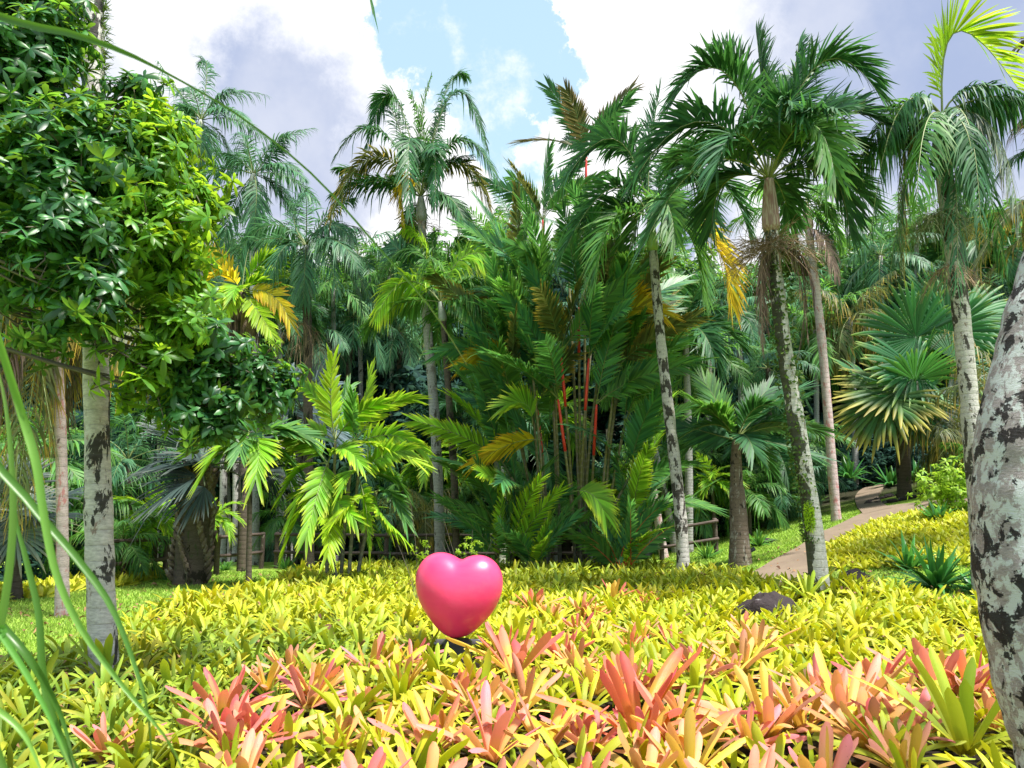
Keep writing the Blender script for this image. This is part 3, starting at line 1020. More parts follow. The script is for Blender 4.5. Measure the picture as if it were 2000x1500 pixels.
def boxm(mb, cx, cy, cz, sx, sy, sz, bev=0.01, mat=0):
    """rounded box: stacked loops of a rounded rectangle"""
    def loop(z, ins):
        pts = []
        hx, hy = sx / 2 - ins, sy / 2 - ins
        r = min(bev * 2, hx * .9, hy * .9)
        for qx, qy, a0 in ((1, 1, 0), (-1, 1, 90), (-1, -1, 180), (1, -1, 270)):
            for t in (0, 45, 90):
                a = R(a0 + t)
                pts.append((cx + qx * (hx - r) + r * math.cos(a), cy + qy * (hy - r) + r * math.sin(a), z))
        return pts
    z0, z1 = cz - sz / 2, cz + sz / 2
    L = [[(cx, cy, z0)] * 12, loop(z0, bev), loop(z0 + bev, 0), loop(z1 - bev, 0), loop(z1, bev), [(cx, cy, z1)] * 12]
    mb.grid(np.array(L), closed=True, mat=mat)
    return mb


b = MB()
boxm(b, 0, -0.02, 0.13, 0.30, 0.26, 0.36, 0.03)
b.build('base', M['black'], root, smooth=False)
b = MB()
boxm(b, 0.0, 0.0, 0.255, 0.50, 0.20, 0.03, 0.008)
b.build('slab', M['slab'], root, smooth=False).location = (0, 0.16, 0.0)


# ------------------------------------------------------------------ rocks
def rock(px0, px1, py, top, label, seed, depth=0.35):
    a, b = hit(px0, py), hit(px1, py)
    c = (a + b) / 2
    w = (b - a).length / 2
    h = (py - top) / F * c.y
    th = np.linspace(0, 2 * math.pi, 40, endpoint=False)
    ph = np.linspace(-0.5, math.pi / 2, 22)
    G = []
    for p in ph:
        row = []
        for t in th:
            v = Vector((math.cos(t) * math.cos(p), math.sin(t) * math.cos(p), math.sin(p)))
            n = mnoise.fractal(v * 1.6 + Vector((seed, 0, 0)), 1.0, 2.0, 4)
            n2 = abs(mnoise.noise(v * 3.1 + Vector((0, seed, 0))))
            n3 = mnoise.noise(v * 7.0 + Vector((seed, seed, 0)))
            r = 1 + 0.20 * n - 0.16 * n2 + 0.05 * n3
            row.append((v.x * w * r, v.y * depth * r, v.z * h * r))
        G.append(row)
    m = MB()
    m.grid(np.array(G), closed=True)
    o = m.build('rock', M['rock'])
    o.location = c
    return tag(o, label, 'rock')


N = NT('dark_rock')
o_ = N.obj()
c = N.mix(N.noise(o_, 6, 6, .7), (0.012, 0.008, 0.01), (0.055, 0.038, 0.042))
c = N.mix(N.step(N.noise(o_, 9, 4), 0.62, 0.68), c, (0.22, 0.21, 0.2))
c = N.mix(N.math('MULTIPLY', N.step(N.noise(o_, 3, 5, .7), 0.55, 0.65), 0.7), c, (0.05, 0.08, 0.02))
M['rock'] = N.out(N.pbr(c, 0.75, normal=N.bump(N.noise(o_, 12, 6, .7), 0.9, 0.05), spec=0.3))
rock(1430, 1570, 1226, 1163, 'rough dark rock half buried among the yellow bromeliads', 3.1, 0.4)
rock(1628, 1722, 1152, 1116, 'flat purplish dark boulder lying on the grass strip beyond the bed', 8.4, 0.35)
rock(1483, 1512, 1061, 1052, 'small flat dark stone set in the sloping lawn', 5.5, 0.2)

# ------------------------------------------------------------------ fronds
def bez(a, c, b, t):
    t = np.asarray(t)[:, None]
    return (1 - t) ** 2 * a + 2 * t * (1 - t) * c + t ** 2 * b


def frond(mb, A, Cc, B, L=0.5, n=40, w=0.018, a0=65, a1=25, lift=20, droop=0.35, t0=0.14, rad=0.018, twist=0.0, jit=0.12, st=4, k=2, mat=0, rmat=1, seed=0, tipL=0.35, rough=0.0, roll=0.0):
    """pinnate leaf on the Bezier A-Cc-B; leaflets of length L both sides"""
    rg = np.random.default_rng(seed)
    A, Cc, B = (np.array(tuple(v), float) for v in (A, Cc, B))
    tt = np.linspace(0, 1, 10)
    r = rad * (1.0 - 0.85 * tt)
    mb.tube(bez(A, Cc, B, tt), r, 5, mat=rmat, cap=False)
    t = np.linspace(t0, 1.0, n) ** 0.93
    t = np.concatenate([t, t])
    side = np.concatenate([np.ones(n), -np.ones(n)])
    t = np.clip(t + rg.normal(0, 0.25 / n, 2 * n), t0, 1)
    Pp = bez(A, Cc, B, t)
    T = 2 * (1 - t)[:, None] * (Cc - A) + 2 * t[:, None] * (B - Cc)
    T /= np.linalg.norm(T, axis=1)[:, None] + 1e-9
    S0 = np.cross(Cc - A, B - A)
    if np.linalg.norm(S0) < 1e-3 * np.linalg.norm(B - A) ** 2:
        S0 = np.cross(B - A, [0.3, -1, 0.1])
    S0 /= np.linalg.norm(S0) + 1e-9
    S = np.broadcast_to(S0, T.shape)
    U = np.cross(S, T)
    # U points to the outside (upper side) of the arch
    mid = (A + B) / 2
    if np.dot(U[0], Cc - mid) < 0:
        U = -U
    tw = (twist * (t - 0.1) + roll)[:, None]
    S2 = S * np.cos(tw) + U * np.sin(tw)
    U2 = U * np.cos(tw) - S * np.sin(tw)
    al = np.radians(a0 + (a1 - a0) * t ** 1.5) + rg.normal(0, jit, 2 * n)
    be = np.radians(lift) + rg.normal(0, jit + rough, 2 * n)
    d = np.cos(al)[:, None] * T + np.sin(al)[:, None] * (side[:, None] * S2 * np.cos(be)[:, None] + U2 * np.sin(be)[:, None])
    u = (t - t0) / (1 - t0)
    ll = L * np.interp(u, [0, 0.12, 0.4, 0.75, 1.0], [0.55, 0.85, 1.0, 0.8, tipL]) * rg.uniform(0.85, 1.1, 2 * n)
    s = np.linspace(0, 1, st)
    dr = droop * rg.uniform(0.5, 1.7, 2 * n) * (1 + 1.5 * (rg.random(2 * n) < .06))
    dr = np.minimum(dr, 1.5)
    ll = ll * np.where(rg.random(2 * n) < .05, .5, 1.0)
    g = np.array([0, 0, -1.0])
    C = Pp[:, None, :] + ll[:, None, None] * (s[None, :, None] * d[:, None, :] * (1 - 0.35 * np.clip(dr, 0, 1.5)[:, None, None] * s[None, :, None]) + (s[None, :, None] ** 2) * dr[:, None, None] * g)
    wv = T - np.sum(T * d, 1)[:, None] * d
    wv /= np.linalg.norm(wv, axis=1)[:, None] + 1e-9
    prof = np.interp(s, [0, 0.3, 0.7, 1.0], [0.45, 1.0, 0.8, 0.06])
    ww = w * prof[None, :] * np.interp(u, [0, 0.3, 1], [0.7, 1, 0.65])[:, None]
    j = np.linspace(-1, 1, k)
    G = C[:, :, None, :] + wv[:, None, None, :] * (ww[..., None] * j)[..., None]
    if k == 3:
        nn = np.cross(d, wv)
        G[:, :, 1, :] += nn[:, None, :] * (ww * 0.5)[..., None]
    mb.grid(G, mat=mat, rnd=rg.random(2 * n))
    return mb


def fan(mb, A, D, Nn, Rr, n=36, span=135, split=0.55, pet=0.6, mat=0, rmat=1, seed=0, droop=0.15, wid=1.0, prad=0.02):
    """fan leaf: stalk from A along D for pet metres, blade radius Rr in the plane with normal Nn"""
    rg = np.random.default_rng(seed)
    A = np.array(tuple(A), float)
    D = np.array(tuple(D), float)
    D /= np.linalg.norm(D)
    Nn = np.array(tuple(Nn), float)
    Nn -= Nn.dot(D) * D
    Nn /= np.linalg.norm(Nn) + 1e-9
    S = np.cross(D, Nn)
    tt = np.linspace(0, 1, 6)[:, None]
    H = A + D * pet + np.array([0, 0, -0.06 * pet])
    mb.tube(A + (H - A) * tt + np.array([0, 0, 0.08 * pet]) * np.sin(tt * math.pi), np.linspace(prad, prad * .6, 6), 5, mat=rmat, cap=False)
    th = np.radians(np.linspace(-span, span, n)) + rg.normal(0, 0.016, n)
    d = np.cos(th)[:, None] * D + np.sin(th)[:, None] * S
    # the blade is folded up slightly like a shallow dish
    d = d + Nn * (0.20 * np.abs(np.sin(th)) + 0.07 * np.sin(th * 3 + seed) + rg.normal(0, .015, n))[:, None]
    d /= np.linalg.norm(d, axis=1)[:, None]
    dth = np.radians(2 * span) / (n - 1)
    st = 6
    s = np.array([0.02, 0.25, split, split + (1 - split) * .45, split + (1 - split) * .8, 1.0])
    ln = Rr * rg.uniform(0.8, 1.08, n) * (0.72 + 0.28 * np.cos(th / 2) ** 2)
    q = d[:, None, :] * (s[None] * ln[:, None])[..., None]
    dr = droop * rg.uniform(0.3, 1.7, n) * (1 + 1.5 * (rg.random(n) < .08))
    q = q + np.array([0, 0, -1.0]) * (ln[:, None] * dr[:, None] * np.clip(s[None] - 0.35, 0, 1) ** 2 * 2.2)[..., None]
    C = H + q
    wv = np.cross(d, Nn)
    wv /= np.linalg.norm(wv, axis=1)[:, None]
    base_w = s * dth / 2 * 1.04
    lim = np.where(s > split, split * dth / 2 * np.interp(s, [split, .88, 1.0], [1.0, 0.72, 0.08]), base_w)
    W = ln[:, None] * np.minimum(base_w, lim)[None] * wid
    G = np.stack([C - wv[:, None, :] * W[..., None], C + Nn * (W * 0.55)[..., None], C + wv[:, None, :] * W[..., None]], 2)
    mb.grid(G, mat=mat, rnd=rg.random(n), tv=s)
    return mb


SPEC = {
    'king': dict(L=0.85, n=64, w=0.030, a0=62, a1=25, lift=12, droop=0.45, twist=0.5),
    'coconut': dict(L=0.85, n=62, w=0.026, a0=58, a1=22, lift=18, droop=0.30, twist=0.4, jit=0.16),
    'adonidia': dict(L=1.05, n=86, w=0.033, a0=58, a1=22, lift=30, droop=0.25, twist=0.6, jit=0.18, tipL=0.55),
    'feather': dict(L=0.78, n=50, w=0.026, a0=60, a1=25, lift=10, droop=0.5, twist=0.4),
    'droopy': dict(L=0.8, n=56, w=0.022, a0=70, a1=35, lift=-10, droop=0.8, twist=0.2),
    'stiff': dict(L=0.72, n=38, w=0.036, a0=50, a1=16, lift=10, droop=0.10, twist=0.3, jit=0.035, tipL=0.95),
    'broad': dict(L=0.7, n=24, w=0.05, a0=52, a1=14, lift=12, droop=0.12, twist=0.3, jit=.06, tipL=1.0, k=3),
}


def arch(A, az, el, Ln, bend):
    h = Vector((math.cos(az), math.sin(az), 0))
    c = A + (h * math.cos(el) + Vector((0, 0, 1)) * math.sin(el)) * Ln * 0.55
    e2 = el - bend
    b = c + (h * math.cos(e2) + Vector((0, 0, 1)) * math.sin(e2)) * Ln * 0.62
    return c, b


def spline(pts, n=24):
    q = np.array([tuple(p) for p in pts], float)
    if len(q) == 2:
        return q[0] + (q[1] - q[0]) * np.linspace(0, 1, n)[:, None]
    tt = np.linspace(0, len(q) - 1, n)
    out = []
    for ti in tt:
        i = min(int(ti), len(q) - 2)
        f = ti - i
        p0, p1, p2, p3 = q[max(i - 1, 0)], q[i], q[i + 1], q[min(i + 2, len(q) - 1)]
        out.append(0.5 * ((2 * p1) + (-p0 + p2) * f + (2 * p0 - 5 * p1 + 4 * p2 - p3) * f * f + (-p0 + 3 * p1 - 3 * p2 + p3) * f ** 3))
    return np.array(out)


def off(v, o):
    return np.asarray([tuple(p) for p in v]) - np.array(tuple(o))


def trunk(root, pts, r0, r1, mat, name='trunk', sides=16, flare=0.35, n=40, wob=0.045, seed=0):
    """pts world positions; root location subtracted"""
    q = spline(pts, n) - np.array(tuple(root.location))
    t = np.linspace(0, 1, n)
    r = r0 + (r1 - r0) * t
    hgt = np.linalg.norm(np.diff(q, axis=0), axis=1).sum()
    r = r * (1 + flare * np.exp(-t * hgt / 0.35))
    rg = np.random.default_rng(seed + 11)
    r = r * (1 + wob * np.interp(t * hgt, np.arange(0, hgt + 1, 0.25), rg.normal(0, 1, len(np.arange(0, hgt + 1, 0.25)))))
    m = MB()
    m.tube(q, r, sides)
    return m.build(name, M[mat] if isinstance(mat, str) else mat, root)


def palm(name, label, base, tops, r0, r1, bark_, spec, leaf, px=(), auto=8, Ln=2.2, cat='palm', group=None, shaft=None, shaft_len=0.9, dead=0, fruit=None,
         els=(75, -15), seed=1, bend=(0.9, 1.5), leafscale=1.0, rmat='rachis', crown_extra=None, n_scale=1.0, az0=0.0, flare=0.35, rachis=0.02, push=0.3, proll=0.5):
    """tops: world points from base upwards ending at the point where fronds spread"""
    rg = random.Random(seed)
    root = empty(name, base, label, cat, group)
    C = tops[-1]
    pts = [base - Vector((0, 0, 0.3))] + list(tops)
    if shaft:
        q = spline(pts, 60)
        # cut the trunk where the crownshaft starts
        dd = np.cumsum(np.concatenate([[0], np.linalg.norm(np.diff(q, axis=0), axis=1)]))
        cut = np.searchsorted(dd, dd[-1] - shaft_len)
        trunk(root, [Vector(v) for v in q[:cut + 1:max(1, cut // 8)]] + [Vector(q[cut])], r0, r1, bark_, seed=seed, flare=flare)
        m = MB()
        qs = q[cut:] - np.array(tuple(base))
        tt = np.linspace(0, 1, len(qs))
        m.tube(qs, r1 * np.interp(tt, [0, 0.1, 0.35, 1], [1.05, 1.45, 1.3, 0.7]), 14)
        m.build('crownshaft', M[shaft], root)
    else:
        trunk(root, pts, r0, r1, bark_, seed=seed, flare=flare)
    S = dict(SPEC[spec])
    S['L'] *= leafscale
    S['n'] = int(S['n'] * n_scale)
    Cl = C - base
    fi = 0
    for it in px:
        cx, cyy, tx, ty, dY = it[:5]
        lm = it[5] if len(it) > 5 else leaf
        SS = dict(S)
        if len(it) > 6:
            SS.update(it[6])
        SS['roll'] = ((fi * 37 + seed * 11) % 10 - 4.5) / 4.5 * proll
        Cp = P(cx, cyy, C.y + dY * 0.5) - base
        Tp = P(tx, ty, C.y + dY) - base
        Cp = Cp + (Cp - (Cl + Tp) / 2) * push
        m = MB()
        frond(m, Cl, Cp, Tp, seed=seed * 50 + fi, rad=rachis, **SS)
        m.build('frond', [M[lm], M[rmat]], root)
        fi += 1
    for i in range(auto):
        f = i / max(1, auto - 1)
        az = az0 + i * 2.39996 + rg.uniform(-.2, .2)
        el = R(els[0] + (els[1] - els[0]) * f + rg.uniform(-8, 8))
        lm = leaf[i % len(leaf)] if isinstance(leaf, (list, tuple)) else leaf
        c, b = arch(Cl, az, el, Ln * rg.uniform(.85, 1.1), rg.uniform(*bend))
        m = MB()
        frond(m, Cl, c, b, seed=seed * 50 + 25 + i, rad=rachis, **S)
        m.build('frond', [M[lm], M[rmat]], root)
    for i in range(dead):
        az = rg.uniform(0, 6.28)
        h = Vector((math.cos(az), math.sin(az), 0))
        c = Cl + h * 0.45 * Ln * .5 + Vector((0, 0, -0.15 * Ln))
        b = Cl + h * rg.uniform(.25, .4) * Ln + Vector((0, 0, -Ln * rg.uniform(.8, 1.05)))
        m = MB()
        S2 = dict(S)
        S2['droop'] = 0.9
        S2['L'] *= 0.8
        S2['w'] *= 0.7
        frond(m, Cl - Vector((0, 0, shaft_len if shaft else 0.1)), c - Vector((0, 0, 0.3)), b, seed=seed * 70 + i, rad=0.015, **S2)
        m.build('dead_frond', [M['palm_dead'], M['palm_dead']], root)
    return root, Cl


def spray(root, at, n, Ln, mat, name='flower_stalk', seed=0, spread=1.0, down=0.6, rad=0.006, sub=3):
    """bunch of branching stalks (old flower or fruit stems)"""
    rg = np.random.default_rng(seed)
    m = MB()
    for i in range(n):
        az = rg.uniform(0, 6.28)
        el = rg.uniform(-0.3, 0.6)
        d = np.array([math.cos(az) * math.cos(el) * spread, math.sin(az) * math.cos(el) * spread, math.sin(el)])
        L = Ln * rg.uniform(.6, 1.1)
        t = np.linspace(0, 1, 6)[:, None]
        q = np.array(tuple(at)) + d * L * t + np.array([0, 0, -1.0]) * down * L * t ** 2
        m.tube(q, np.linspace(rad, rad * .4, 6), 3, cap=False)
        for k in range(sub):
            j = rg.integers(2, 5)
            d2 = d + rg.normal(0, .6, 3)
            q2 = q[j] + d2 * L * .4 * t + np.array([0, 0, -1.0]) * down * L * .5 * t ** 2
            m.tube(q2, np.linspace(rad * .7, rad * .3, 6), 3, cap=False)
    return m.build(name, M[mat], root)


# ---- the tall pale palm close on the left
b0 = hit(214, 1338)
root, Cl = palm('palm_tree', 'thick pale trunk with black lichen patches rising out of the left of the bed', b0,
                [P(196, 1130, b0.y), P(190, 850, b0.y), P(184, 500, b0.y), P(182, 100, b0.y), P(178, -600, b0.y + .1), P(176, -1000, b0.y + .2)], 0.128, 0.095, 'bark_white', 'coconut', 'palm_dark',
                px=[(520, -900, 728, 28, .6)], auto=11, Ln=3.0, els=(70, -10), seed=3, shaft='shaft_green', flare=0.45)
# mossy side growth on its upper trunk
m = MB()
rg = np.random.default_rng(5)
for i in range(260):
    pyy = rg.uniform(-100, 150)
    c = np.array(tuple(P(203 + rg.normal(0, 3), pyy, b0.y + rg.normal(0, .04)))) - np.array(tuple(b0))
    d = np.array([abs(rg.normal(.6, .5)), rg.normal(0, .6), rg.normal(0.1, .6)])
    d = d / np.linalg.norm(d) * rg.uniform(.04, .12)
    sd = np.cross(d, rg.normal(0, 1, 3))
    sd = sd / np.linalg.norm(sd) * 0.008
    m.grid(np.array([[c - sd, c + sd], [c + d - sd * .2, c + d + sd * .2]]))
m.build('foliage', M['vine'], root)

# ---- slim palm on the left lawn
b1 = hit(124, 1205)
palm('palm_tree', 'slim ringed pinkish palm trunk on the shaded left lawn', b1, [P(122, 1100, b1.y), P(120, 900, b1.y), P(112, 700, b1.y), P(105, 540, b1.y)], 0.10, 0.075, 'bark_pink', 'droopy', 'palm_olive',
     px=[(60, 480, 0, 760, -.5), (30, 560, -40, 900, 0), (150, 450, 240, 700, .3), (60, 620, 110, 880, -1, 'palm_olive'), (90, 560, 30, 1000, -.8), (0, 600, 60, 1020, .3)], auto=8, Ln=2.9, els=(60, -25), seed=5, dead=2, leafscale=1.1)

# ---- far left understory fan palm
def fan_palm(name, label, base, C, r0, r1, barkm, leafs, fans, petiole=0.8, Rr=1.0, seed=0, boots=False, auto=0, n=36, span=125, droop=.15, group=None, els=(70, -30), wid=1.0, split=.55, face=.75):
    root = empty(name, base, label, 'fan palm', group)
    rg = random.Random(seed)
    trunk(root, [base - Vector((0, 0, .3)), C], r0, r1, barkm, seed=seed, flare=.15)
    Cl = C - base
    camv = Vector((0, 0, EYE)) - C
    if boots:
        m = MB()
        H = Cl.z
        k = 0
        z = 0.1
        while z < H:
            for j in range(5):
                a = k * 2.4 + j * 6.283 / 5
                h = Vector((math.cos(a), math.sin(a), 0))
                f = z / H
                rr = r0 + (r1 - r0) * f
                p = Cl * f + h * rr * .85
                p.z = z
                tip = p + h * rg.uniform(.12, .22) + Vector((0, 0, rg.uniform(.18, .3)))
                m.tube([p, p.lerp(tip, .5) + h * .03, tip], [0.075, 0.06, 0.03], 6, squash=.5)
            z += 0.14
            k += 1
        m.build('bark', M['bark_brown'], root)
    i = 0
    for it in fans:
        hx, hy, tx, ty, dY = it[:5]          # hub pixel, tip pixel
        lm = it[5] if len(it) > 5 else leafs[i % len(leafs)]
        tw = it[6] if len(it) > 6 else 0.0
        Hh = P(hx, hy, C.y + dY * .7) - base
        Tt = P(tx, ty, C.y + dY) - base
        D = (Hh - Cl)
        pet = D.length
        D2 = (Tt - Hh)
        Rl = D2.length
        Nn = (camv.normalized() * face + Vector((tw, 0, 0.55)))
        m = MB()
        tt = np.linspace(0, 1, 7)[:, None]
        q = np.array(tuple(Cl)) + np.array(tuple(D)) * tt + np.array([0, 0, .1 * pet]) * np.sin(tt * math.pi)
        m.tube(q, np.linspace(.03, .016, 7), 6, mat=1, cap=False)
        fan(m, Hh, D2, Nn, Rl, n=n, span=span, pet=0.01, seed=seed * 31 + i, droop=droop, wid=wid, split=split)
        m.build('fan_leaf', [M[lm], M['rachis_dark']], root)
        i += 1
    for k in range(auto):
        f = k / max(1, auto - 1)
        az = k * 2.39996 + rg.uniform(-.2, .2)
        el = R(els[0] + (els[1] - els[0]) * f + rg.uniform(-8, 8))
        D = Vector((math.cos(az) * math.cos(el), math.sin(az) * math.cos(el), math.sin(el)))
        m = MB()
        Nn = Vector((-math.cos(az) * math.sin(el), -math.sin(az) * math.sin(el), math.cos(el)))
        fan(m, Cl, D, Nn, Rr * rg.uniform(.85, 1.1), n=n, span=span, pet=petiole * rg.uniform(.8, 1.1), seed=seed * 31 + 50 + k, droop=droop, wid=wid, split=split)
        m.build('fan_leaf', [M[leafs[k % len(leafs)]], M['rachis_dark']], root)
    return root


bf = P(372, 1118, 17.5)
bf.z = tz(bf.x, bf.y)
fan_palm('fan_palm', 'stout boot-covered fan palm with charcoal grey leaves by the fence', bf, P(388, 915, 17.5), 0.37, 0.31, 'bark_dark', ['palm_fan_dark'],
         [(385, 930, 255, 1000, -1.2), (395, 905, 262, 905, -.6), (430, 900, 330, 850, .3), (470, 930, 585, 900, -.4), (520, 915, 600, 985, .4), (330, 890, 250, 940, .3), (430, 870, 500, 810, .5), (340, 860, 300, 800, .6), (400, 950, 330, 1020, -1.6), (460, 880, 560, 850, -.8)],
         seed=4, boots=True, span=72, auto=4, Rr=1.2, els=(60, 15), droop=.14, n=28, split=.55, face=.22)
bq = P(40, 1135, 14.5); bq.z = tz(bq.x, bq.y)
fan_palm('fan_palm', 'dark low fan palm in the shade at the left edge of the photo', bq, P(25, 1010, 14.5), .12, .1, 'bark_dark', ['palm_grey', 'palm_fan_dark'],
         [(30, 1040, 60, 1110, -.6, 'palm_grey'), (0, 1020, -60, 1090, -.4), (50, 990, 120, 1000, -.2)], seed=6, auto=8, Rr=.95, petiole=.7)
bs = P(585, 1090, 25); bs.z = tz(bs.x, bs.y)
fan_palm('fan_palm', 'silvery blue fan palm behind the bright green clumping palm', bs, P(590, 800, 25), .2, .16, 'bark_dark', ['palm_silver'],
         [(560, 770, 545, 690, -.5), (600, 770, 610, 700, 0), (610, 780, 660, 720, .4), (565, 790, 500, 740, .3), (610, 800, 680, 790, 0)], seed=7, auto=6, Rr=1.6, petiole=.9, n=30)

# ---- bright yellow palm upper left
by = P(476, 1090, 21); by.z = tz(by.x, by.y)
palm('palm_tree', 'palm with glowing yellow fronds and a skirt of brown dead leaves, left of the centre', by, [P(476, 900, 21), P(474, 700, 21), P(472, 572, 21)], .14, .12, 'bark_dark', 'broad', 'palm_bright',
     px=[(430, 500, 385, 510, -.5, 'palm_yellow'), (440, 520, 395, 560, -1, 'palm_yellow'), (510, 500, 535, 510, .3, 'palm_bright'), (530, 560, 565, 625, -.6, 'palm_yellow'), (500, 600, 530, 650, -1, 'palm_lime'),
         (450, 580, 430, 640, -1, 'palm_lime'), (480, 500, 490, 480, .5, 'palm_teal'), (520, 530, 560, 540, .8, 'palm_bright')], auto=5, Ln=1.2, dead=7, seed=8, leafscale=.95, els=(50, -10), proll=1.2)

# ---- blue-green tall palms upper left
for i, (x0, y0, x1, y1, Y, Ln, lab) in enumerate([
        (392, 235, 400, 1080, 25, 2.6, 'tallest blue green palm peeking over the broadleaf tree'),
        (495, 340, 500, 1080, 24, 2.5, 'blue green palm with upright fronds against the grey cloud, left'),
        (598, 480, 606, 1080, 22, 2.5, 'dark palm with pale blue crownshaft and hanging flower strings, left of centre')]):
    bb = P(x1, y1, Y); bb.z = tz(bb.x, bb.y)
    extra = {0: [(410, 120, 395, 60 + 60, 0), (430, 180, 450, 175, 0), (440, 200, 480, 230, -.5), (350, 180, 310, 120, 0.5), (370, 200, 335, 240, 0)],
             1: [(530, 300, 560, 260, 0), (540, 310, 580, 330, -.5), (480, 280, 490, 255, 0), (470, 310, 440, 300, 0), (540, 350, 570, 400, .4)],
             2: [(560, 420, 600, 370, 0), (640, 420, 690, 470, -.6), (680, 480, 745, 640, 0), (560, 460, 520, 560, 0), (650, 400, 690, 390, .5), (540, 420, 480, 470, .5), (620, 430, 660, 570, -1)]}[i]
    r_, c_ = palm('palm_tree', lab, bb, [P((x0 * 2 + x1) / 3, (y0 * 2 + y1) / 3, Y), P(x0, y0, Y)], .15, .12, 'bark_dark' if i == 2 else 'bark_grey', 'feather', 'palm_teal', px=extra,
                  auto=11, Ln=Ln * 1.02, seed=20 + i, shaft='shaft_grey', shaft_len=1.8 if i == 2 else .5, leafscale=1.05, els=(70, -35))
    if i == 2:
        spray(r_, c_ - Vector((0, 0, 2.4)), 26, 1.1, 'twig', seed=3, down=1.6, sub=3)

# ---- tall king palm in the middle of the sky, pale trunk
Y = 21.5
bk = P(861, 1095, Y); bk.z = tz(bk.x, bk.y)
r_, c_ = palm('palm_tree', 'tallest middle palm with arching olive crown against the blue sky and slim white ringed trunk', bk,
              [P(856, 950, Y), P(845, 760, Y), P(833, 620, Y), P(826, 480, Y), P(822, 385, Y)], .15, .12, 'bark_grey', 'king', 'palm_dark',
              px=[(735, 200, 652, 312, -.6, 'palm_dark'), (725, 255, 645, 425, -1.0, 'palm_olive'), (770, 110, 718, 285, .4, 'palm_dark'), (815, 250, 842, 150, .6, 'palm_mid'), (885, 100, 950, 290, .3, 'palm_dark'),
                  (905, 215, 978, 375, -.5), (910, 270, 967, 450, .6, 'palm_olive'), (700, 330, 660, 330, .8, 'palm_dark'), (850, 330, 800, 180, .2, 'palm_mid'), (830, 330, 870, 200, 1.2, 'palm_dark'), (795, 200, 800, 420, -2.4), (850, 220, 850, 400, -2), (760, 180, 740, 200, 1.2, 'palm_dark'), (870, 140, 910, 150, 1.5, 'palm_dark'), (780, 330, 790, 430, -.8, 'palm_yellow')],
              auto=7, Ln=2.5, els=(85, 0), seed=30, shaft='shaft_grey', shaft_len=.8, dead=0, leafscale=0.92, n_scale=1.25)
spray(r_, c_ - Vector((0, 0, 0.85)), 36, 0.8, 'twig', seed=4, down=.5)

# ---- shorter palm in front of it with dark trunk
Y = 20.5
bk = P(893, 1095, Y); bk.z = tz(bk.x, bk.y)
palm('palm_tree', 'mid-height palm with green arching fronds and a thin black trunk beside the white one', bk, [P(888, 950, Y), P(877, 780, Y), P(868, 650, Y), P(860, 590, Y)], .105, .085, 'bark_dark', 'king', 'palm_mid',
     px=[(820, 440, 720, 560, 0), (790, 520, 735, 620, -.6, 'palm_bright'), (835, 470, 790, 445, .5, 'palm_bright'), (870, 480, 920, 460, .5), (900, 470, 990, 520, -.5, 'palm_bright'), (910, 560, 960, 600, -.8, 'palm_mid'), (840, 480, 850, 450, 1),
         (780, 480, 760, 480, 0.5, 'palm_teal'), (930, 520, 975, 590, .5)], auto=7, Ln=2.1, els=(60, 0), seed=31, shaft='shaft_grey', shaft_len=.6, proll=1.0)

# ---- bright green clumping palm left of the heart
Y = 17.0
bc = hit(668, 1103)
bc = P(668, 1100, Y); bc.z = tz(bc.x, bc.y)
root = empty('clumping_palm', bc, 'bright green clumping palm with broad feather leaves behind and left of the heart', 'palm')
stems = [(640, 905), (655, 860), (690, 870), (620, 960), (700, 930), (735, 960)]
fr = [  # stem index, ctrl, tip, dY, material
    (1, 640, 790, 650, 705, -.3, 'palm_lime'), (1, 620, 770, 600, 760, .4, 'palm_bright'), (1, 600, 820, 570, 880, 0, 'palm_bright'), (2, 720, 770, 720, 735, .2, 'palm_lime'), (2, 740, 780, 800, 780, .5, 'palm_bright'),
    (2, 760, 830, 815, 870, -.3, 'palm_bright'), (1, 690, 800, 740, 790, -.6, 'palm_bright'), (0, 600, 850, 555, 850, -.2, 'palm_bright'), (0, 590, 900, 560, 950, -.5, 'palm_bright'), (0, 660, 850, 700, 900, -1, 'palm_bright'),
    (2, 730, 850, 810, 900, -.6, 'palm_lime'), (4, 740, 880, 795, 880, -.8, 'palm_bright'), (4, 760, 910, 790, 960, -.6, 'palm_mid'), (4, 690, 900, 670, 950, -1.2, 'palm_bright'), (3, 600, 930, 570, 1010, -.6, 'palm_bright'),
    (3, 640, 960, 690, 1010, -1.2, 'palm_bright'), (5, 760, 940, 790, 1010, -.6, 'palm_mid'), (5, 700, 960, 650, 1020, -1.4, 'palm_lime'), (3, 590, 980, 560, 1060, -.8, 'palm_lime'), (5, 730, 1000, 780, 1040, -1, 'palm_bright'),
    (0, 630, 920, 600, 1040, -1.4, 'palm_bright'), (1, 660, 800, 680, 760, .8, 'palm_mid'), (2, 690, 820, 690, 780, -.8, 'palm_mid'), (3, 650, 1000, 640, 1080, -1.6, 'palm_lime'), (4, 720, 990, 720, 1060, -1.6, 'palm_bright')]
for i, (sx_, sy_) in enumerate(stems):
    m = MB()
    top = P(sx_, sy_, Y + (i % 3 - 1) * .3) - bc
    foot = Vector(((i - 2.5) * .1, ((i * 7) % 3 - 1) * .12, -.2))
    q = spline([foot, foot.lerp(top, .5) + Vector((-.03, 0, 0)), top], 14)
    m.tube(q, np.linspace(.05, .03, 14), 8)
    m.build('stem', M['cane'], root)
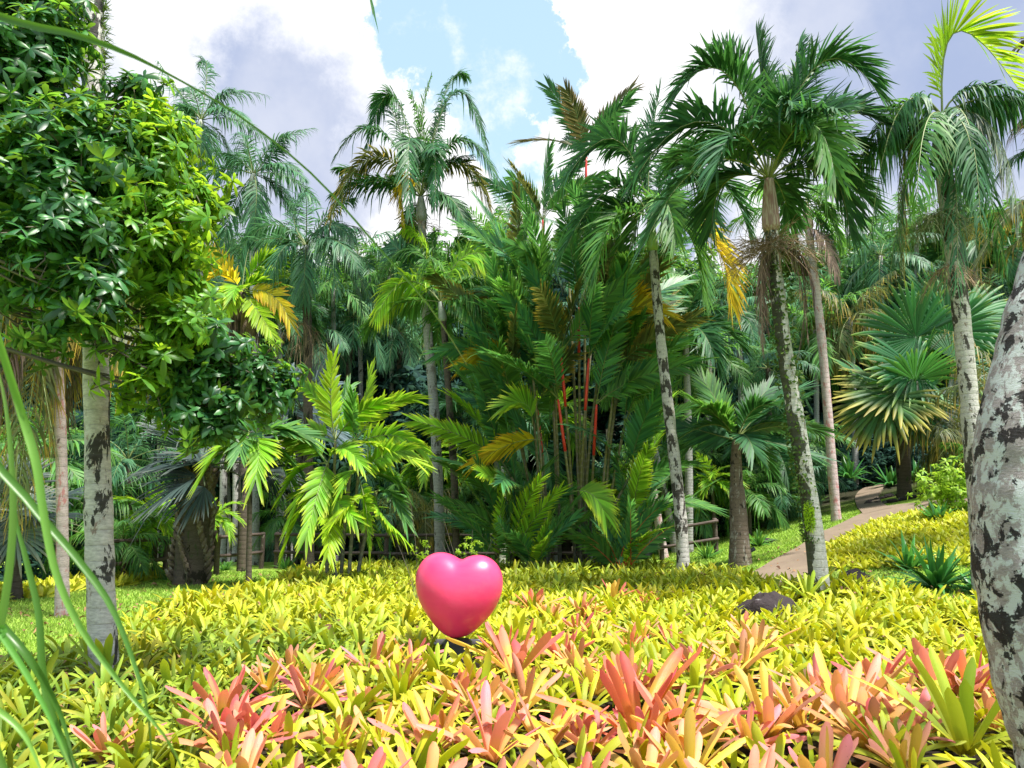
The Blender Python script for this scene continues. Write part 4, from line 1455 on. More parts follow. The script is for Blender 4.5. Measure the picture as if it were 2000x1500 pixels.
for i, (si, cx, cyy, tx, ty, dY, lm) in enumerate(fr):
    top = P(stems[si][0], stems[si][1], Y + (si % 3 - 1) * .3) - bc
    m = MB()
    S = dict(SPEC['broad'])
    S['n'] = 22
    S['w'] = 0.048
    S['L'] = .58
    frond(m, top, P(cx, cyy, Y + dY / 2) - bc, P(tx, ty, Y + dY) - bc, seed=900 + i, roll=(1.25 if i % 2 else -1.1) if ty < 900 else (.5 if i % 2 else -.5), **S)
    m.build('frond', [M[lm], M['rachis']], root)

# thin stem palm with hanging pale leaves between fan palm and clump
Y = 16.5
bt = P(488, 1125, Y); bt.z = tz(bt.x, bt.y)
palm('palm_tree', 'slender small palm with pale drooping leaves beside the charcoal fan palm', bt, [P(488, 950, Y), P(487, 860, Y)], .06, .045, 'bark_dark', 'broad', 'palm_mid',
     px=[(440, 860, 400, 920, -1, 'palm_bright'), (470, 830, 440, 830, .3), (530, 830, 600, 850, 0), (510, 850, 500, 930, -1.2, 'palm_bright'), (540, 870, 590, 930, .2), (440, 850, 380, 880, .2), (480, 790, 480, 770, .2)], auto=4, Ln=1.3, els=(40, 0), seed=35)

# ---- red sealing-wax palm cluster
Y = 20.5
bw = P(1122, 1100, Y); bw.z = tz(bw.x, bw.y)
root = empty('clumping_palm', bw, 'big dense clump of palms with red crownshafts in the middle behind the bed', 'palm')
rg = random.Random(12)
heads = [(1060, 430, 2.0, 0), (1145, 300, 1.7, 1), (1010, 560, 0, 0), (1075, 590, -.4, 0), (1130, 600, -.6, 0), (1190, 590, .2, 0), (1225, 640, .2, 0), (985, 700, -.2, 0), (1035, 680, -.8, 0), (1095, 690, -1, 0), (1150, 700, -1.0, 0),
         (1205, 720, -.6, 0), (1000, 800, -.2, 0), (1050, 800, .5, 0), (1165, 790, -.9, 0), (1220, 830, -.2, 0), (980, 900, 0, 0), (1230, 930, .1, 0), (1090, 780, -1.2, 0), (1010, 980, -.2, 0), (1235, 1010, -.3, 0), (1110, 520, .9, 0), (1170, 520, 1.2, 0)]
fcount = 0
for i, (hx, hy, dY, br) in enumerate(heads):
    top = P(hx, hy, Y + dY) - bw
    fx = (hx - 1122) * 0.42 / F * Y + rg.uniform(-.25, .25)
    foot = Vector((fx, rg.uniform(-.6, .6), -.2))
    L = (top - foot).length
    sh = min(1.5, L * .45) if i in (0, 1, 3, 4, 9, 10, 13, 14, 18) else .5
    q = spline([foot, foot.lerp(top, .5) + Vector((-(top.x - foot.x) * .15, 0, 0)), top], 24)
    dd = np.cumsum(np.concatenate([[0], np.linalg.norm(np.diff(q, axis=0), axis=1)]))
    cut = int(np.searchsorted(dd, dd[-1] - sh))
    m = MB()
    m.tube(q[:cut + 1], np.full(cut + 1, .036), 8)
    m.build('stem', M['cane'], root)
    m = MB()
    qs = q[cut:]
    m.tube(qs, np.interp(np.linspace(0, 1, len(qs)), [0, .2, 1], [.036, .042, .028]), 8)
    m.build('crownshaft', M['shaft_red' if i in (0, 1, 3, 4, 9, 10, 13, 14, 18) else 'cane_dark'], root)
    nf = {0: 8, 1: 8}.get(i, 4)
    for k in range(nf):
        if i < 2:
            az = k * 2.4 + i
            el = R(78 - k * 6)
            Lf = 2.0
            lm = ['wax_leaf', 'palm_mid', 'wax_leaf', 'palm_olive'][k % 4] if i == 0 else ['wax_bronze', 'palm_dark'][k % 2]
        else:
            side = 0 if hx > 1122 else math.pi
            az = side + rg.uniform(-1.3, 1.3) - (0.5 if side == 0 else -0.5)
            if rg.random() < .45:
                az = -math.pi / 2 + rg.uniform(-.8, .8)
            el = R(rg.uniform(30, 82))
            Lf = rg.uniform(1.9, 2.7)
            lm = rg.choice(['wax_leaf'] * 6 + ['palm_mid'] * 2 + ['palm_olive'])
            if hy > 850:
                lm = rg.choice(['palm_mid', 'wax_leaf', 'palm_bright'])
        c, b_ = arch(top, az, el, Lf, rg.uniform(.35, .85))
        m = MB()
        S = dict(SPEC['stiff'])
        S['L'] = rg.uniform(.6, .8)
        S['n'] = 40
        S['w'] = .034
        frond(m, top, c, b_, seed=1200 + i * 9 + k, rad=.014, roll=rg.choice([-1, 1]) * rg.uniform(.2, 1.4), **S)
        m.build('frond', [M[lm], M['rachis']], root)
        fcount += 1
m = MB()
S = dict(SPEC['stiff'])
S['n'] = 38
for k in range(85):
    hx, hy = rg.uniform(985, 1222), rg.uniform(570, 1010)
    if 1075 < hx < 1205 and hy > 740:
        continue
    a_ = P(hx, hy, Y + rg.uniform(-.5, .9)) - bw
    if hy < 760 and abs(hx - 1120) < 60:
        a_.y = -.9 + rg.uniform(-.2, .2)
    side = 0 if hx > 1122 else math.pi
    az = side + rg.uniform(-1.2, 1.2) - (0.4 if side == 0 else -0.4)
    c, b_ = arch(a_, az, R(rg.uniform(25, 80)), rg.uniform(1.5, 2.2), rg.uniform(.4, .9))
    S['L'] = rg.uniform(.55, .75)
    frond(m, a_ - Vector((0, 0, .1)), c, b_, seed=2600 + k, rad=.012, roll=rg.choice([-1, 1]) * rg.uniform(.2, 1.4), mat=0 if rg.random() < .75 else 2, **S)
o = m.build('foliage', [M['wax_leaf'], M['rachis_dark'], M['palm_mid']], root)
o['kind'] = 'stuff'
# yellow accents on the clump
for k, (a, c, t, lm) in enumerate([((1190, 670, -1.3), (1225, 570), (1290, 610), 'palm_yellow'), ((1200, 610, -1.0), (1230, 560), (1270, 600), 'palm_yellow'), ((1010, 690, -.2), (960, 680), (915, 705), 'palm_yellow'), ((1040, 620, 0), (990, 560), (945, 575), 'palm_olive'),
                                   ((1060, 860, -1), (1010, 850), (935, 900), 'palm_yellow'), ((1040, 830, -1.2), (1040, 770), (990, 790), 'palm_bright'), ((1120, 960, -1.4), (1160, 950), (1180, 1000), 'palm_bright')]):
    top = P(a[0], a[1], Y + a[2]) - bw
    m = MB()
    S = dict(SPEC['stiff'])
    S['L'] = .72
    S['n'] = 40
    frond(m, top, P(c[0], c[1], Y + a[2] - .3) - bw, P(t[0], t[1], Y + a[2] - .5) - bw, seed=1700 + k, rad=.014, roll=(-1) ** k * 1.0, **S)
    m.build('frond', [M[lm], M['rachis']], root)

# small bushy palms at the foot of the clump
for jj, (x_, Y, nfr, L0, L1, lab) in enumerate([
        (1215, 19.5, 16, 1.2, 1.9, 'small bushy palm with reddish stems at the right foot of the big clump'),
        (985, 19.8, 20, 1.5, 2.5, 'bushy young palm hiding the left foot of the big clump'),
        (1045, 19.3, 14, 1.2, 2.0, 'low feathery palm at the front left foot of the big clump'),
        (1235, 21.5, 18, 1.8, 2.9, 'taller bushy palm filling the right side of the big clump')]):
    bz = P(x_, 1100, Y); bz.z = tz(bz.x, bz.y)
    root = empty('clumping_palm', bz, lab, 'palm')
    for k in range(nfr):
        rgk = random.Random(k + jj * 100)
        st_ = Vector((rgk.uniform(-.2, .2), rgk.uniform(-.2, .2), rgk.uniform(.1, .2 + .7 * (jj in (1, 3)))))
        c, b_ = arch(st_, k * 2.4, R(rgk.uniform(50, 85)), rgk.uniform(L0, L1), rgk.uniform(.3, .9))
        m = MB()
        frond(m, st_, c, b_, seed=1800 + k + jj * 50, rad=.014, roll=rgk.choice([-1, 1]) * rgk.uniform(.1, 1.2), **dict(SPEC['stiff'], n=32, L=.52, w=.03))
        m.build('frond', [M[['palm_mid', 'wax_leaf', 'palm_bright', 'wax_leaf'][k % 4]], M['shaft_red' if jj == 0 else 'rachis']], root)

# ---- right-centre palm, spotted leaning trunk
b = hit(1336, 1133)
Y = b.y
palm('palm_tree', 'palm with green crownshaft and white-spotted trunk leaning left above the right part of the bed', b,
     [P(1330, 1020, Y), P(1313, 860, Y), P(1292, 680, Y), P(1278, 520, Y), P(1270, 425, Y)], .155, .10, 'bark_spotted', 'adonidia', 'palm_dark',
     px=[(1262, 330, 1288, 180, .4), (1215, 215, 1108, 345, -.5), (1195, 320, 1098, 500, -.8), (1190, 400, 1165, 545, -1.2, 'palm_mid'), (1330, 270, 1395, 440, -.6), (1400, 300, 1462, 455, .5), (1350, 420, 1372, 570, -.8, 'palm_mid'),
         (1400, 430, 1428, 590, .2, 'palm_yellow'), (1240, 290, 1190, 290, 1.0), (1310, 300, 1360, 290, 1.2), (1250, 380, 1215, 560, .6, 'palm_mid'), (1300, 360, 1320, 470, -1.8, 'palm_mid')],
     auto=3, Ln=2.1, els=(60, 20), seed=40, shaft='shaft_green', shaft_len=.95, leafscale=1.0)

# ---- right palm with vine-clad trunk
b = hit(1603, 1168)
Y = b.y
pv = [P(1590, 1040, Y), P(1563, 870, Y), P(1535, 700, Y), P(1517, 560, Y), P(1506, 440, Y), P(1502, 350, Y)]
rv, cv = palm('palm_tree', 'large palm with bushy dark crown, rose crownshaft and vine-clad trunk white at its foot', b, pv, .165, .115, 'bark_mossy', 'adonidia', 'palm_dark',
              px=[(1425, 40, 1312, 200, -.5), (1490, 180, 1478, 70, .3), (1545, 200, 1560, 85, .5, 'palm_dark'), (1590, 20, 1715, 180, -.3), (1650, 130, 1800, 320, -.4), (1370, 150, 1240, 350, -.6), (1370, 250, 1262, 470, -1),
                  (1625, 250, 1660, 450, .4), (1590, 160, 1632, 345, -1.6, 'palm_mid'), (1440, 200, 1400, 330, -2), (1530, 160, 1560, 220, -1.5), (1450, 110, 1400, 100, 1.2), (1570, 130, 1630, 110, 1.3), (1400, 320, 1390, 440, 1.0),
                  (1500, 220, 1530, 170, 0.2), (1600, 300, 1700, 400, 1.2)],
              auto=4, Ln=2.3, els=(70, 30), seed=41, shaft='shaft_rose', shaft_len=1.1, leafscale=.95, n_scale=1.1, push=.12)
# old stalks and dead fronds under the crownshaft
spray(rv, P(1508, 480, Y) - b, 90, .8, 'twig', seed=9, down=.5, sub=5, rad=.008)
spray(rv, P(1545, 480, Y - .1) - b, 70, .55, 'twig_green', seed=10, down=.4, sub=4)
for k, (cx, cyy, tx, ty) in enumerate([(1560, 450, 1578, 660), (1480, 500, 1490, 680), (1590, 480, 1590, 600), (1470, 480, 1500, 640), (1600, 470, 1560, 690)]):
    m = MB()
    frond(m, P(1508, 470, Y) - b, P(cx, cyy, Y - .2) - b, P(tx, ty, Y - .3) - b, seed=600 + k, rad=.018, mat=0, rmat=0, L=.42, n=46, w=.011, a0=35, a1=12, lift=0, droop=.6, jit=.2)
    m.build('dead_frond', [M['palm_dead']], rv)
# vine leaves
m = MB()
rg = np.random.default_rng(8)
sp_ = spline([P(1517, 520, Y)] + [P(1535, 700, Y), P(1560, 860, Y), P(1580, 980, Y), P(1592, 1060, Y)], 60) - np.array(tuple(b))
for i in range(1500):
    t = rg.random() ** 1.35
    c = sp_[int(t * 59)]
    a = rg.uniform(0, 6.28) if t < .45 else rg.normal(math.pi, .8)
    r = .14 + .03 * t
    n_ = np.array([math.cos(a), math.sin(a), 0])
    c = c + n_ * (r + rg.uniform(0, .07 * (1 - t * .6)))
    L = rg.uniform(.04, .10) * (1.1 - .5 * t)
    d = n_ * rg.uniform(.2, .9) + rg.normal(0, .45, 3) + np.array([0, 0, -.3])
    d = d / np.linalg.norm(d) * L
    sd = np.cross(d, n_ + rg.normal(0, .3, 3))
    sd = sd / (np.linalg.norm(sd) + 1e-9) * L * .33
    m.grid(np.array([[c - sd * .2, c + sd * .2], [c + d * .45 - sd, c + d * .45 + sd], [c + d - sd * .1, c + d + sd * .1]]))
m.build('vine', M['vine'], rv)
# moss cushion on the trunk
m = MB()
for i in range(900):
    u = rg.normal(0, 1, 3)
    u /= np.linalg.norm(u)
    kk = rg.uniform(-1, 1)
    c = np.array(tuple(P(1581 + kk * 2, 1010 + kk * 20, Y - .17) - b)) + u * np.array([.07, .05, .09])
    d = u * .035
    sd = np.cross(d, rg.normal(0, 1, 3))
    sd = sd / np.linalg.norm(sd) * .008
    m.grid(np.array([[c - sd, c + sd], [c + d - sd * .1, c + d + sd * .1]]))
m.build('moss', M['moss'], rv)

# ---- palm behind with pink trunk
b = hit(1634, 1017)
Y = b.y
r_, c_ = palm('palm_tree', 'slim palm with a pink and white smooth trunk standing on the lawn by the path', b, [P(1624, 900, Y), P(1610, 720, Y), P(1598, 600, Y), P(1582, 470, Y), P(1574, 400, Y)], .145, .12, 'bark_pink', 'king', 'palm_mid',
              px=[(1620, 380, 1650, 520, -.5, 'palm_mid'), (1640, 330, 1690, 480, 0, 'palm_dark'), (1530, 350, 1490, 470, 0, 'palm_dark'), (1540, 380, 1520, 520, .5), (1580, 330, 1600, 280, .5), (1620, 450, 1640, 600, .6, 'palm_dark')],
              auto=7, Ln=2.6, els=(60, -20), seed=42, shaft='shaft_rose', shaft_len=.9, dead=1)

# ---- right palm with grey hanging fronds and one bright new leaf
Y = 12.6
b = P(1922, 1168, Y); b.z = tz(b.x, b.y)
rr_, cr_ = palm('palm_tree', 'right palm with silvery hanging fronds and one glowing lime new leaf curving up', b,
                [P(1912, 1000, Y), P(1893, 780, Y), P(1878, 620, Y), P(1862, 480, Y), P(1845, 340, Y), P(1840, 225, Y)], .155, .13, 'bark_spotted', 'droopy', 'palm_dark',
                px=[(1835, -45, 1990, 175, -.3, 'palm_lime', dict(L=.95, n=80, w=.026, a0=38, a1=40, lift=35, droop=.12, t0=.05, jit=.1)), (1900, 120, 2080, 230, -.5, 'palm_dark'), (1745, 120, 1700, 460, -.3, 'palm_dark'), (1900, 170, 1915, 430, -1.2, 'palm_dark'), (1785, 170, 1735, 560, .5, 'palm_dark'),
                    (1960, 190, 1990, 440, -.6, 'palm_grey'), (1800, 200, 1790, 400, -1.3, 'palm_mid'), (1870, 250, 1870, 560, -.8, 'palm_dark'), (1760, 160, 1690, 300, .8, 'palm_mid'), (1920, 260, 1960, 520, .6, 'palm_dark'), (1740, 230, 1760, 520, 1.0, 'palm_olive')],
                auto=3, Ln=2.2, els=(30, -20), seed=43, shaft='shaft_grey', shaft_len=.95, leafscale=.85, dead=0, push=.12)
spray(rr_, P(1828, 420, Y - .3) - b, 90, .55, 'twig_green', seed=12, down=.9, sub=5, rad=.005, name='fruit_stalk')
spray(rr_, P(1855, 520, Y) - b, 40, .5, 'twig', seed=13, down=1.2, sub=3)

# ---- palm just outside the right edge whose fronds reach in
b = Vector((11.8, 14.5, tz(11.8, 14.5)))
palm('palm_tree', 'palm beyond the right edge whose olive and yellow fronds reach into the photo', b, [P(2160, 800, 14.5), P(2150, 420, 14.5)], .16, .12, 'bark_grey', 'king', 'palm_olive',
     px=[(2020, 330, 1905, 520, -1, 'palm_olive'), (2040, 260, 1960, 330, 0, 'palm_dark'), (2050, 480, 1960, 640, 0, 'palm_olive'), (2060, 180, 1975, 260, -.5, 'wax_bronze'), (2080, 60, 1985, 90, 0, 'wax_bronze')], auto=6, Ln=2.6, els=(60, -20), seed=44)

# ---- young stout palm at right centre
b = P(1446, 1112, 18.5); b.z = tz(b.x, b.y)
Y = 18.5
palm('palm_tree', 'young stout palm with bulging ringed trunk and wide low fronds on the lawn edge', b, [P(1443, 1020, Y), P(1438, 930, Y), P(1438, 860, Y)], .25, .10, 'bark_brown', 'stiff', 'palm_dark',
     px=[(1400, 800, 1310, 870, -.3), (1390, 760, 1370, 740, .4, 'palm_mid'), (1470, 790, 1500, 760, .5), (1500, 780, 1560, 760, 0), (1480, 850, 1590, 890, -.5), (1500, 820, 1600, 840, .4), (1400, 850, 1330, 830, .5), (1400, 790, 1370, 800, -1.0, 'palm_mid'), (1470, 770, 1530, 800, -1.2), (1420, 820, 1350, 780, -.8, 'palm_mid')],
     auto=4, Ln=1.6, els=(50, 5), seed=45, leafscale=1.05, n_scale=1.2, push=.1)

# ---- big fan palm by the path
b = hit(1768, 968)
Y = min(b.y, 26)
b = P(1766, 968, Y); b.z = tz(b.x, b.y)
print('fan palm Y', Y, 'b', tuple(b))
fan_palm('fan_palm', 'big green fan palm with yellowing lower leaves standing beside the side path', b, P(1760, 790, Y), .24, .2, 'bark_dark', ['palm_fan'],
         [(1790, 660, 1690, 580, -.6, 'palm_fan', -.3), (1790, 720, 1670, 690, -.9, 'palm_fan', -.3), (1760, 760, 1640, 800, -1.0, 'palm_fan_yellow', -.2), (1730, 780, 1695, 880, -1.4, 'palm_fan_yellow', -.2), (1780, 780, 1825, 865, -1.4, 'palm_fan', .2),
          (1850, 650, 1870, 540, -.5, 'palm_fan', .2), (1830, 600, 1770, 530, .3, 'palm_fan', 0), (1860, 700, 1960, 640, -.2, 'palm_fan', .3), (1850, 760, 1930, 830, -.6, 'palm_grey', .3), (1740, 790, 1740, 860, -.5, 'palm_grey', 0), (1880, 620, 1980, 560, .6, 'palm_fan', .3),
          (1800, 790, 1770, 880, -1.0, 'palm_grey', 0), (1700, 790, 1650, 860, -.2, 'palm_fan_yellow', 0), (1900, 780, 1980, 850, .4, 'palm_olive', .3)],
         seed=14, auto=4, Rr=1.8, petiole=1.2, n=36, span=112, droop=.10, els=(60, 20), split=.62)
# low ring of stones and litter round its foot
m = MB()
rg = np.random.default_rng(3)
c0 = np.array(tuple(b))
for i in range(60):
    a = i / 60 * 6.283
    p = np.array([math.cos(a) * 1.1, math.sin(a) * .8, 0]) + rg.normal(0, .04, 3)
    q = c0 + p
    q[2] = tz(q[0], q[1]) + .02
    u = rg.uniform(.06, .13)
    th_ = np.linspace(0, 6.283, 8, endpoint=False)
    G = np.array([[(q[0] + u * 1.2 * math.cos(t) * r, q[1] + u * math.sin(t) * r, q[2] + z * u) for t in th_] for r, z in ((.6, -.4), (1, 0.1), (.7, .6), (.05, .8))])
    m.grid(G, closed=True)
tag(m.build('stone_edging', M['rock']), 'low dark ring of stones round the foot of the big fan palm', 'edging')

# ---- thin background trunks
palm_meshes = []


def crown_mesh(seed, spec='feather', nf=14, Ln=2.2, els=(80, -35), mats=('palm_teal', 'palm_teal'), ns=.6, ls=1.1, st=3):
    rg = random.Random(seed)
    m = MB()
    S = dict(SPEC[spec])
    S['n'] = int(S['n'] * ns)
    S['w'] *= 1.35
    S['L'] *= ls
    S['st'] = st
    for i in range(nf):
        f = i / (nf - 1)
        az = i * 2.39996 + rg.uniform(-.2, .2)
        el = R(els[0] + (els[1] - els[0]) * f + rg.uniform(-8, 8))
        c, b_ = arch(Vector((0, 0, 0)), az, el, Ln * rg.uniform(.85, 1.15), rg.uniform(.8, 1.5))
        frond(m, Vector((0, 0, 0)), c, b_, seed=seed * 40 + i, rad=.02, **S)
    return m


BP = {}
for k, (mk, spec, ln, els) in enumerate([('palm_teal', 'feather', 2.3, (80, -35)), ('palm_mid', 'king', 2.3, (75, -30)), ('palm_dark', 'adonidia', 2.2, (80, -25)), ('palm_bright', 'broad', 1.6, (80, -20)), ('palm_olive', 'droopy', 2.4, (70, -40))]):
    BP[mk] = [crown_mesh(60 + k * 3 + j, spec, 15, ln, els).mesh('crown', [M[mk], M['rachis']]) for j in range(2)]


def simple_palm(px_c, py_c, px_b, Y, kind, label, group, r=.11, barkm='bark_grey', scale=1.0, py_b=1085, seed=0):
    C = P(px_c, py_c, Y)
    b = P(px_b, py_b, Y)
    b.z = tz(b.x, b.y)
    root = empty('palm_tree', b, label, 'palm', group)
    trunk(root, [b - Vector((0, 0, .3)), b.lerp(C, .5) + Vector((.06 * scale, 0, 0)), C], r * 1.1, r * .8, barkm, n=16, sides=10, seed=seed)
    o = link('crown', BP[kind][seed % 2], root)
    o.location = C - b
    o.rotation_euler = (0, 0, seed * 1.7)
    o.scale = (scale,) * 3
    return root


mid = [
    # crown px, py, base px, Y, kind, scale, trunk, label
    (1338, 640, 1345, 24, 'palm_dark', .95, 'bark_grey', 'palm with dense round dark green crown behind the spotted trunk'),
    (1385, 690, 1380, 27, 'palm_mid', .9, 'bark_grey', 'thin grey palm behind the young stout palm'),
    (1440, 600, 1455, 29, 'palm_teal', 1.0, 'bark_grey', 'blue green palm between the spotted trunk and the vine-clad trunk'),
    (1240, 540, 1268, 26, 'palm_mid', .9, 'bark_grey', 'thin grey trunked palm just right of the big clump'),
    (1210, 620, 1300, 24, 'palm_teal', .7, 'bark_pink', 'thin palm trunk leaning right behind the fence, right of the clump'),
    (1232, 700, 1325, 25, 'palm_mid', .7, 'bark_grey', 'second thin leaning trunk crossing behind the fence, right of the clump'),
    (975, 500, 965, 27, 'palm_mid', .9, 'bark_grey', 'green palm behind the clump, under the end of the tall palm frond'),
    (985, 820, 978, 24, 'palm_teal', .6, 'bark_white', 'short white trunked palm beyond the fence just left of the clump'),
    (430, 560, 437, 26, 'palm_teal', 1.0, 'bark_white', 'white trunk rising behind the charcoal fan palm'),
    (455, 700, 462, 27, 'palm_mid', .8, 'bark_white', 'thin white trunk behind the fence beside the stout fan palm'),
    (530, 720, 560, 28, 'palm_teal', .9, 'bark_grey', 'thin grey trunk behind the fence left of the bright clump'),
    (690, 620, 640, 30, 'palm_teal', 1.0, 'bark_dark', 'blue green palm in the shade behind the bright clumping palm'),
    (620, 650, 600, 29, 'palm_teal', .9, 'bark_dark', 'second blue green palm in the dark hollow left of centre'),
    (780, 650, 770, 31, 'palm_teal', .9, 'bark_dark', 'blue green palm left of the slim white trunk'),
    (1500, 720, 1505, 27, 'palm_teal', .8, 'bark_dark', 'drooping palm behind the vine-clad trunk'),
    (1660, 620, 1680, 33, 'palm_olive', 1.1, 'bark_grey', 'grey leaved palm on the slope behind the pink trunk'),
    (1720, 500, 1735, 35, 'palm_teal', 1.2, 'bark_grey', 'large feathery palm high on the slope behind the big fan palm'),
    (1790, 440, 1800, 36, 'palm_mid', 1.1, 'bark_grey', 'palm on the slope just left of the silvery fronds'),
    (1000, 440, 1000, 31, 'palm_teal', .8, 'bark_grey', 'small palm top on the skyline left of the upper red shaft'),
]
for i, (cx, cyy, bx, Y, kd, s, bk_, lab) in enumerate(mid):
    simple_palm(cx, cyy, bx, Y, kd, lab, None, r=.12, barkm=bk_, scale=s, seed=i)

# understory palms behind and along the fence
low = [(300, 1010, 19, 'palm_bright', .55), (240, 1060, 18, 'palm_mid', .5), (420, 1010, 20, 'palm_bright', .45), (560, 1010, 21, 'palm_mid', .5), (520, 1060, 24, 'palm_teal', .5), (840, 900, 26, 'palm_bright', .7), (800, 960, 24, 'palm_mid', .65),
       (770, 1010, 22, 'palm_teal', .6), (830, 1000, 21, 'palm_grey', .55), (920, 960, 24, 'palm_mid', .6), (940, 1040, 22, 'palm_mid', .5), (900, 870, 28, 'palm_bright', .7), (1270, 1000, 24, 'palm_bright', .55), (1330, 960, 23, 'palm_mid', .6),
       (1390, 940, 25, 'palm_bright', .6), (1360, 860, 28, 'palm_mid', .8), (1480, 900, 27, 'palm_teal', .8), (1540, 900, 28, 'palm_teal', .85), (1520, 960, 26, 'palm_teal', .7), (1460, 960, 25, 'palm_mid', .6), (1570, 860, 31, 'palm_mid', .8), (60, 900, 19, 'palm_mid', .9),
       (250, 900, 20, 'palm_teal', .8), (180, 1000, 19, 'palm_mid', .7), (1880, 860, 24, 'palm_olive', .9), (1960, 760, 24, 'palm_olive', 1.0), (1940, 900, 22, 'palm_mid', .7), (620, 1040, 22, 'palm_mid', .45), (720, 900, 24, 'palm_teal', .7), (700, 1020, 21, 'palm_bright', .5)]
BP['palm_grey'] = BP['palm_olive']
for i, (cx, cyy, Y, kd, s) in enumerate(low):
    if 500 < cx < 1420 and Y < 24.5:
        Y += 2.8
    root = simple_palm(cx, cyy, cx + 5, Y, kd, 'low understory palm in the planting behind the bed', 'understory palms', r=.06, barkm='bark_dark', scale=s, seed=i + 3)

for i in range(34):
    rr5 = random.Random(i + 900)
    cx = -20 + i * 46 + rr5.uniform(-20, 20)
    Yy = rr5.uniform(26, 31)
    simple_palm(cx, rr5.uniform(800, 960), cx + rr5.uniform(-10, 10), Yy, rr5.choice(['palm_mid', 'palm_teal', 'palm_bright', 'palm_mid', 'palm_dark']), 'mid-height feathery palm in the layered planting behind the fence', 'palms behind the fence', r=.06, barkm='bark_grey', scale=rr5.uniform(.6, .95), seed=i)
for i, (cx, cyy, Yy, kd, sc0) in enumerate([(440, 470, 29, 'palm_teal', .8), (540, 500, 30, 'palm_mid', .75), (545, 610, 27, 'palm_dark', .75), (650, 560, 29, 'palm_mid', .9), (700, 500, 31, 'palm_teal', 1.0), (760, 540, 31, 'palm_mid', 1.0)]):
    simple_palm(cx, cyy, cx + 6, Yy, kd, 'blue green palm in the tight group left of the tall middle palm', 'blue green palms left of centre', r=.1, barkm='bark_grey', scale=sc0, seed=i + 2)
# ------------------------------------------------------------------ broadleaf foliage
def whorl(seed, n=9, L=.15, w=.028, droop=.5, k=3, rows_=4):
    rg = np.random.default_rng(seed)
    az = np.arange(n) * 2.4 + rg.normal(0, .2, n)
    el = np.radians(rg.uniform(-25, 45, n))
    s = np.linspace(0, 1, rows_)
    Ls = L * rg.uniform(.7, 1.15, n)
    d = np.stack([np.cos(az) * np.cos(el), np.sin(az) * np.cos(el), np.sin(el)], -1)
    C = d[:, None, :] * (Ls[:, None] * s)[..., None] + np.array([0, 0, -1.0]) * (Ls[:, None] * droop * .4 * s ** 2)[..., None]
    sd = np.stack([-np.sin(az), np.cos(az), 0 * az], -1)
    prof = np.interp(s, [0, .35, .7, 1], [.15, .75, 1.0, .1])
    nn = np.cross(d, sd)
    j = np.linspace(-1, 1, k)
    W = w * prof[None] * (Ls / L)[:, None]
    G = C[:, :, None, :] + sd[:, None, None, :] * (W[..., None] * j)[..., None] + nn[:, None, None, :] * (W[..., None] * .3 * (np.abs(j) - .5))[..., None] * -1
    m = MB()
    m.grid(G, rnd=rg.random(n))
    return m


def rotm(rg):
    q = rg.normal(0, 1, 4)
    q /= np.linalg.norm(q)
    from mathutils import Quaternion
    return Quaternion(q).to_matrix().to_4x4()


def leaf_cloud(m, blobs, n, src, rg, smin=.7, smax=1.3, shell=.5, tilt=.7):
    """blobs: (centre Vector, (rx,ry,rz))"""
    vol = np.array([b[1][0] * b[1][1] * b[1][2] for b in blobs]) ** .67
    cnt = (vol / vol.sum() * n).astype(int)
    for (c, r), k in zip(blobs, cnt):
        for _ in range(k):
            u = rg.normal(0, 1, 3)
            u /= np.linalg.norm(u)
            rad = shell + (1 - shell) * rg.random() ** .6
            nz_ = mnoise.noise(Vector(u * 2.2) + Vector(tuple(c)) * 1.3)
            rad *= 1 + .5 * nz_
            if mnoise.noise(Vector(u * 4.5) + Vector(tuple(c)) * 2.1) > .22 and rg.random() < .85:
                continue
            p = np.array(tuple(c)) + u * np.array(r) * rad
            s = rg.uniform(smin, smax)
            up = Vector(u * tilt + np.array([0, 0, .55]) + rg.normal(0, .3, 3))
            Rm = up.to_track_quat('Z', 'Y').to_matrix().to_4x4() @ Matrix.Rotation(rg.uniform(0, 6.28), 4, 'Z') @ Matrix.Scale(s, 4)
            Rm.translation = Vector(p)
            m.merge(src[int(rg.integers(len(src)))], Rm, rnd=rg.random())
    return m


WH = [whorl(700 + i, 8 + i % 3, .14, .025, rows_=5, droop=.9) for i in range(6)]
Yt = 6.6
tb = Vector((-6.6, 5.6, tz(-6.6, 5.6)))
root = empty('broadleaf_tree', tb, 'broadleaf tree with glossy whorled leaves filling the upper left corner', 'tree')
fork = tb + Vector((.3, .2, 3.2))
trunk(root, [tb - Vector((0, 0, .3)), tb + Vector((.1, .1, 1.6)), fork, fork + Vector((.5, .3, 1.6))], .2, .12, 'bark_brown', seed=50)
# crown lobes by pixel, radius in px, depth
lobes = [(40, 130, 130, 6.4), (160, 290, 130, 6.2), (60, 330, 150, 6.0), (230, 330, 140, 6.5), (320, 270, 75, 6.8), (120, 470, 140, 6.0), (280, 460, 130, 6.5), (370, 400, 70, 6.9), (340, 530, 65, 6.9), (170, 580, 85, 6.0),
         (325, 640, 78, 6.6), (395, 700, 80, 7.0), (475, 745, 65, 7.2), (385, 630, 45, 7.3), (350, 780, 65, 6.9), (290, 725, 50, 6.6), (530, 770, 40, 7.3), (40, 520, 60, 6.3), (30, 20, 110, 6.8), (95, -10, 75, 6.6), (100, 70, 62, 6.4), (260, 190, 45, 7.0), (80, 640, 40, 6.8), (420, 830, 30, 7.0), (-60, 200, 200, 6.4), (-60, 450, 160, 6.2)]
blobs = []
for (x, y, r, Yd) in lobes:
    rr = r / F * Yd
    blobs.append((P(x, y, Yd) - tb, (rr, rr * .9, rr * .92)))
rg = np.random.default_rng(21)
m = MB()
tips = []
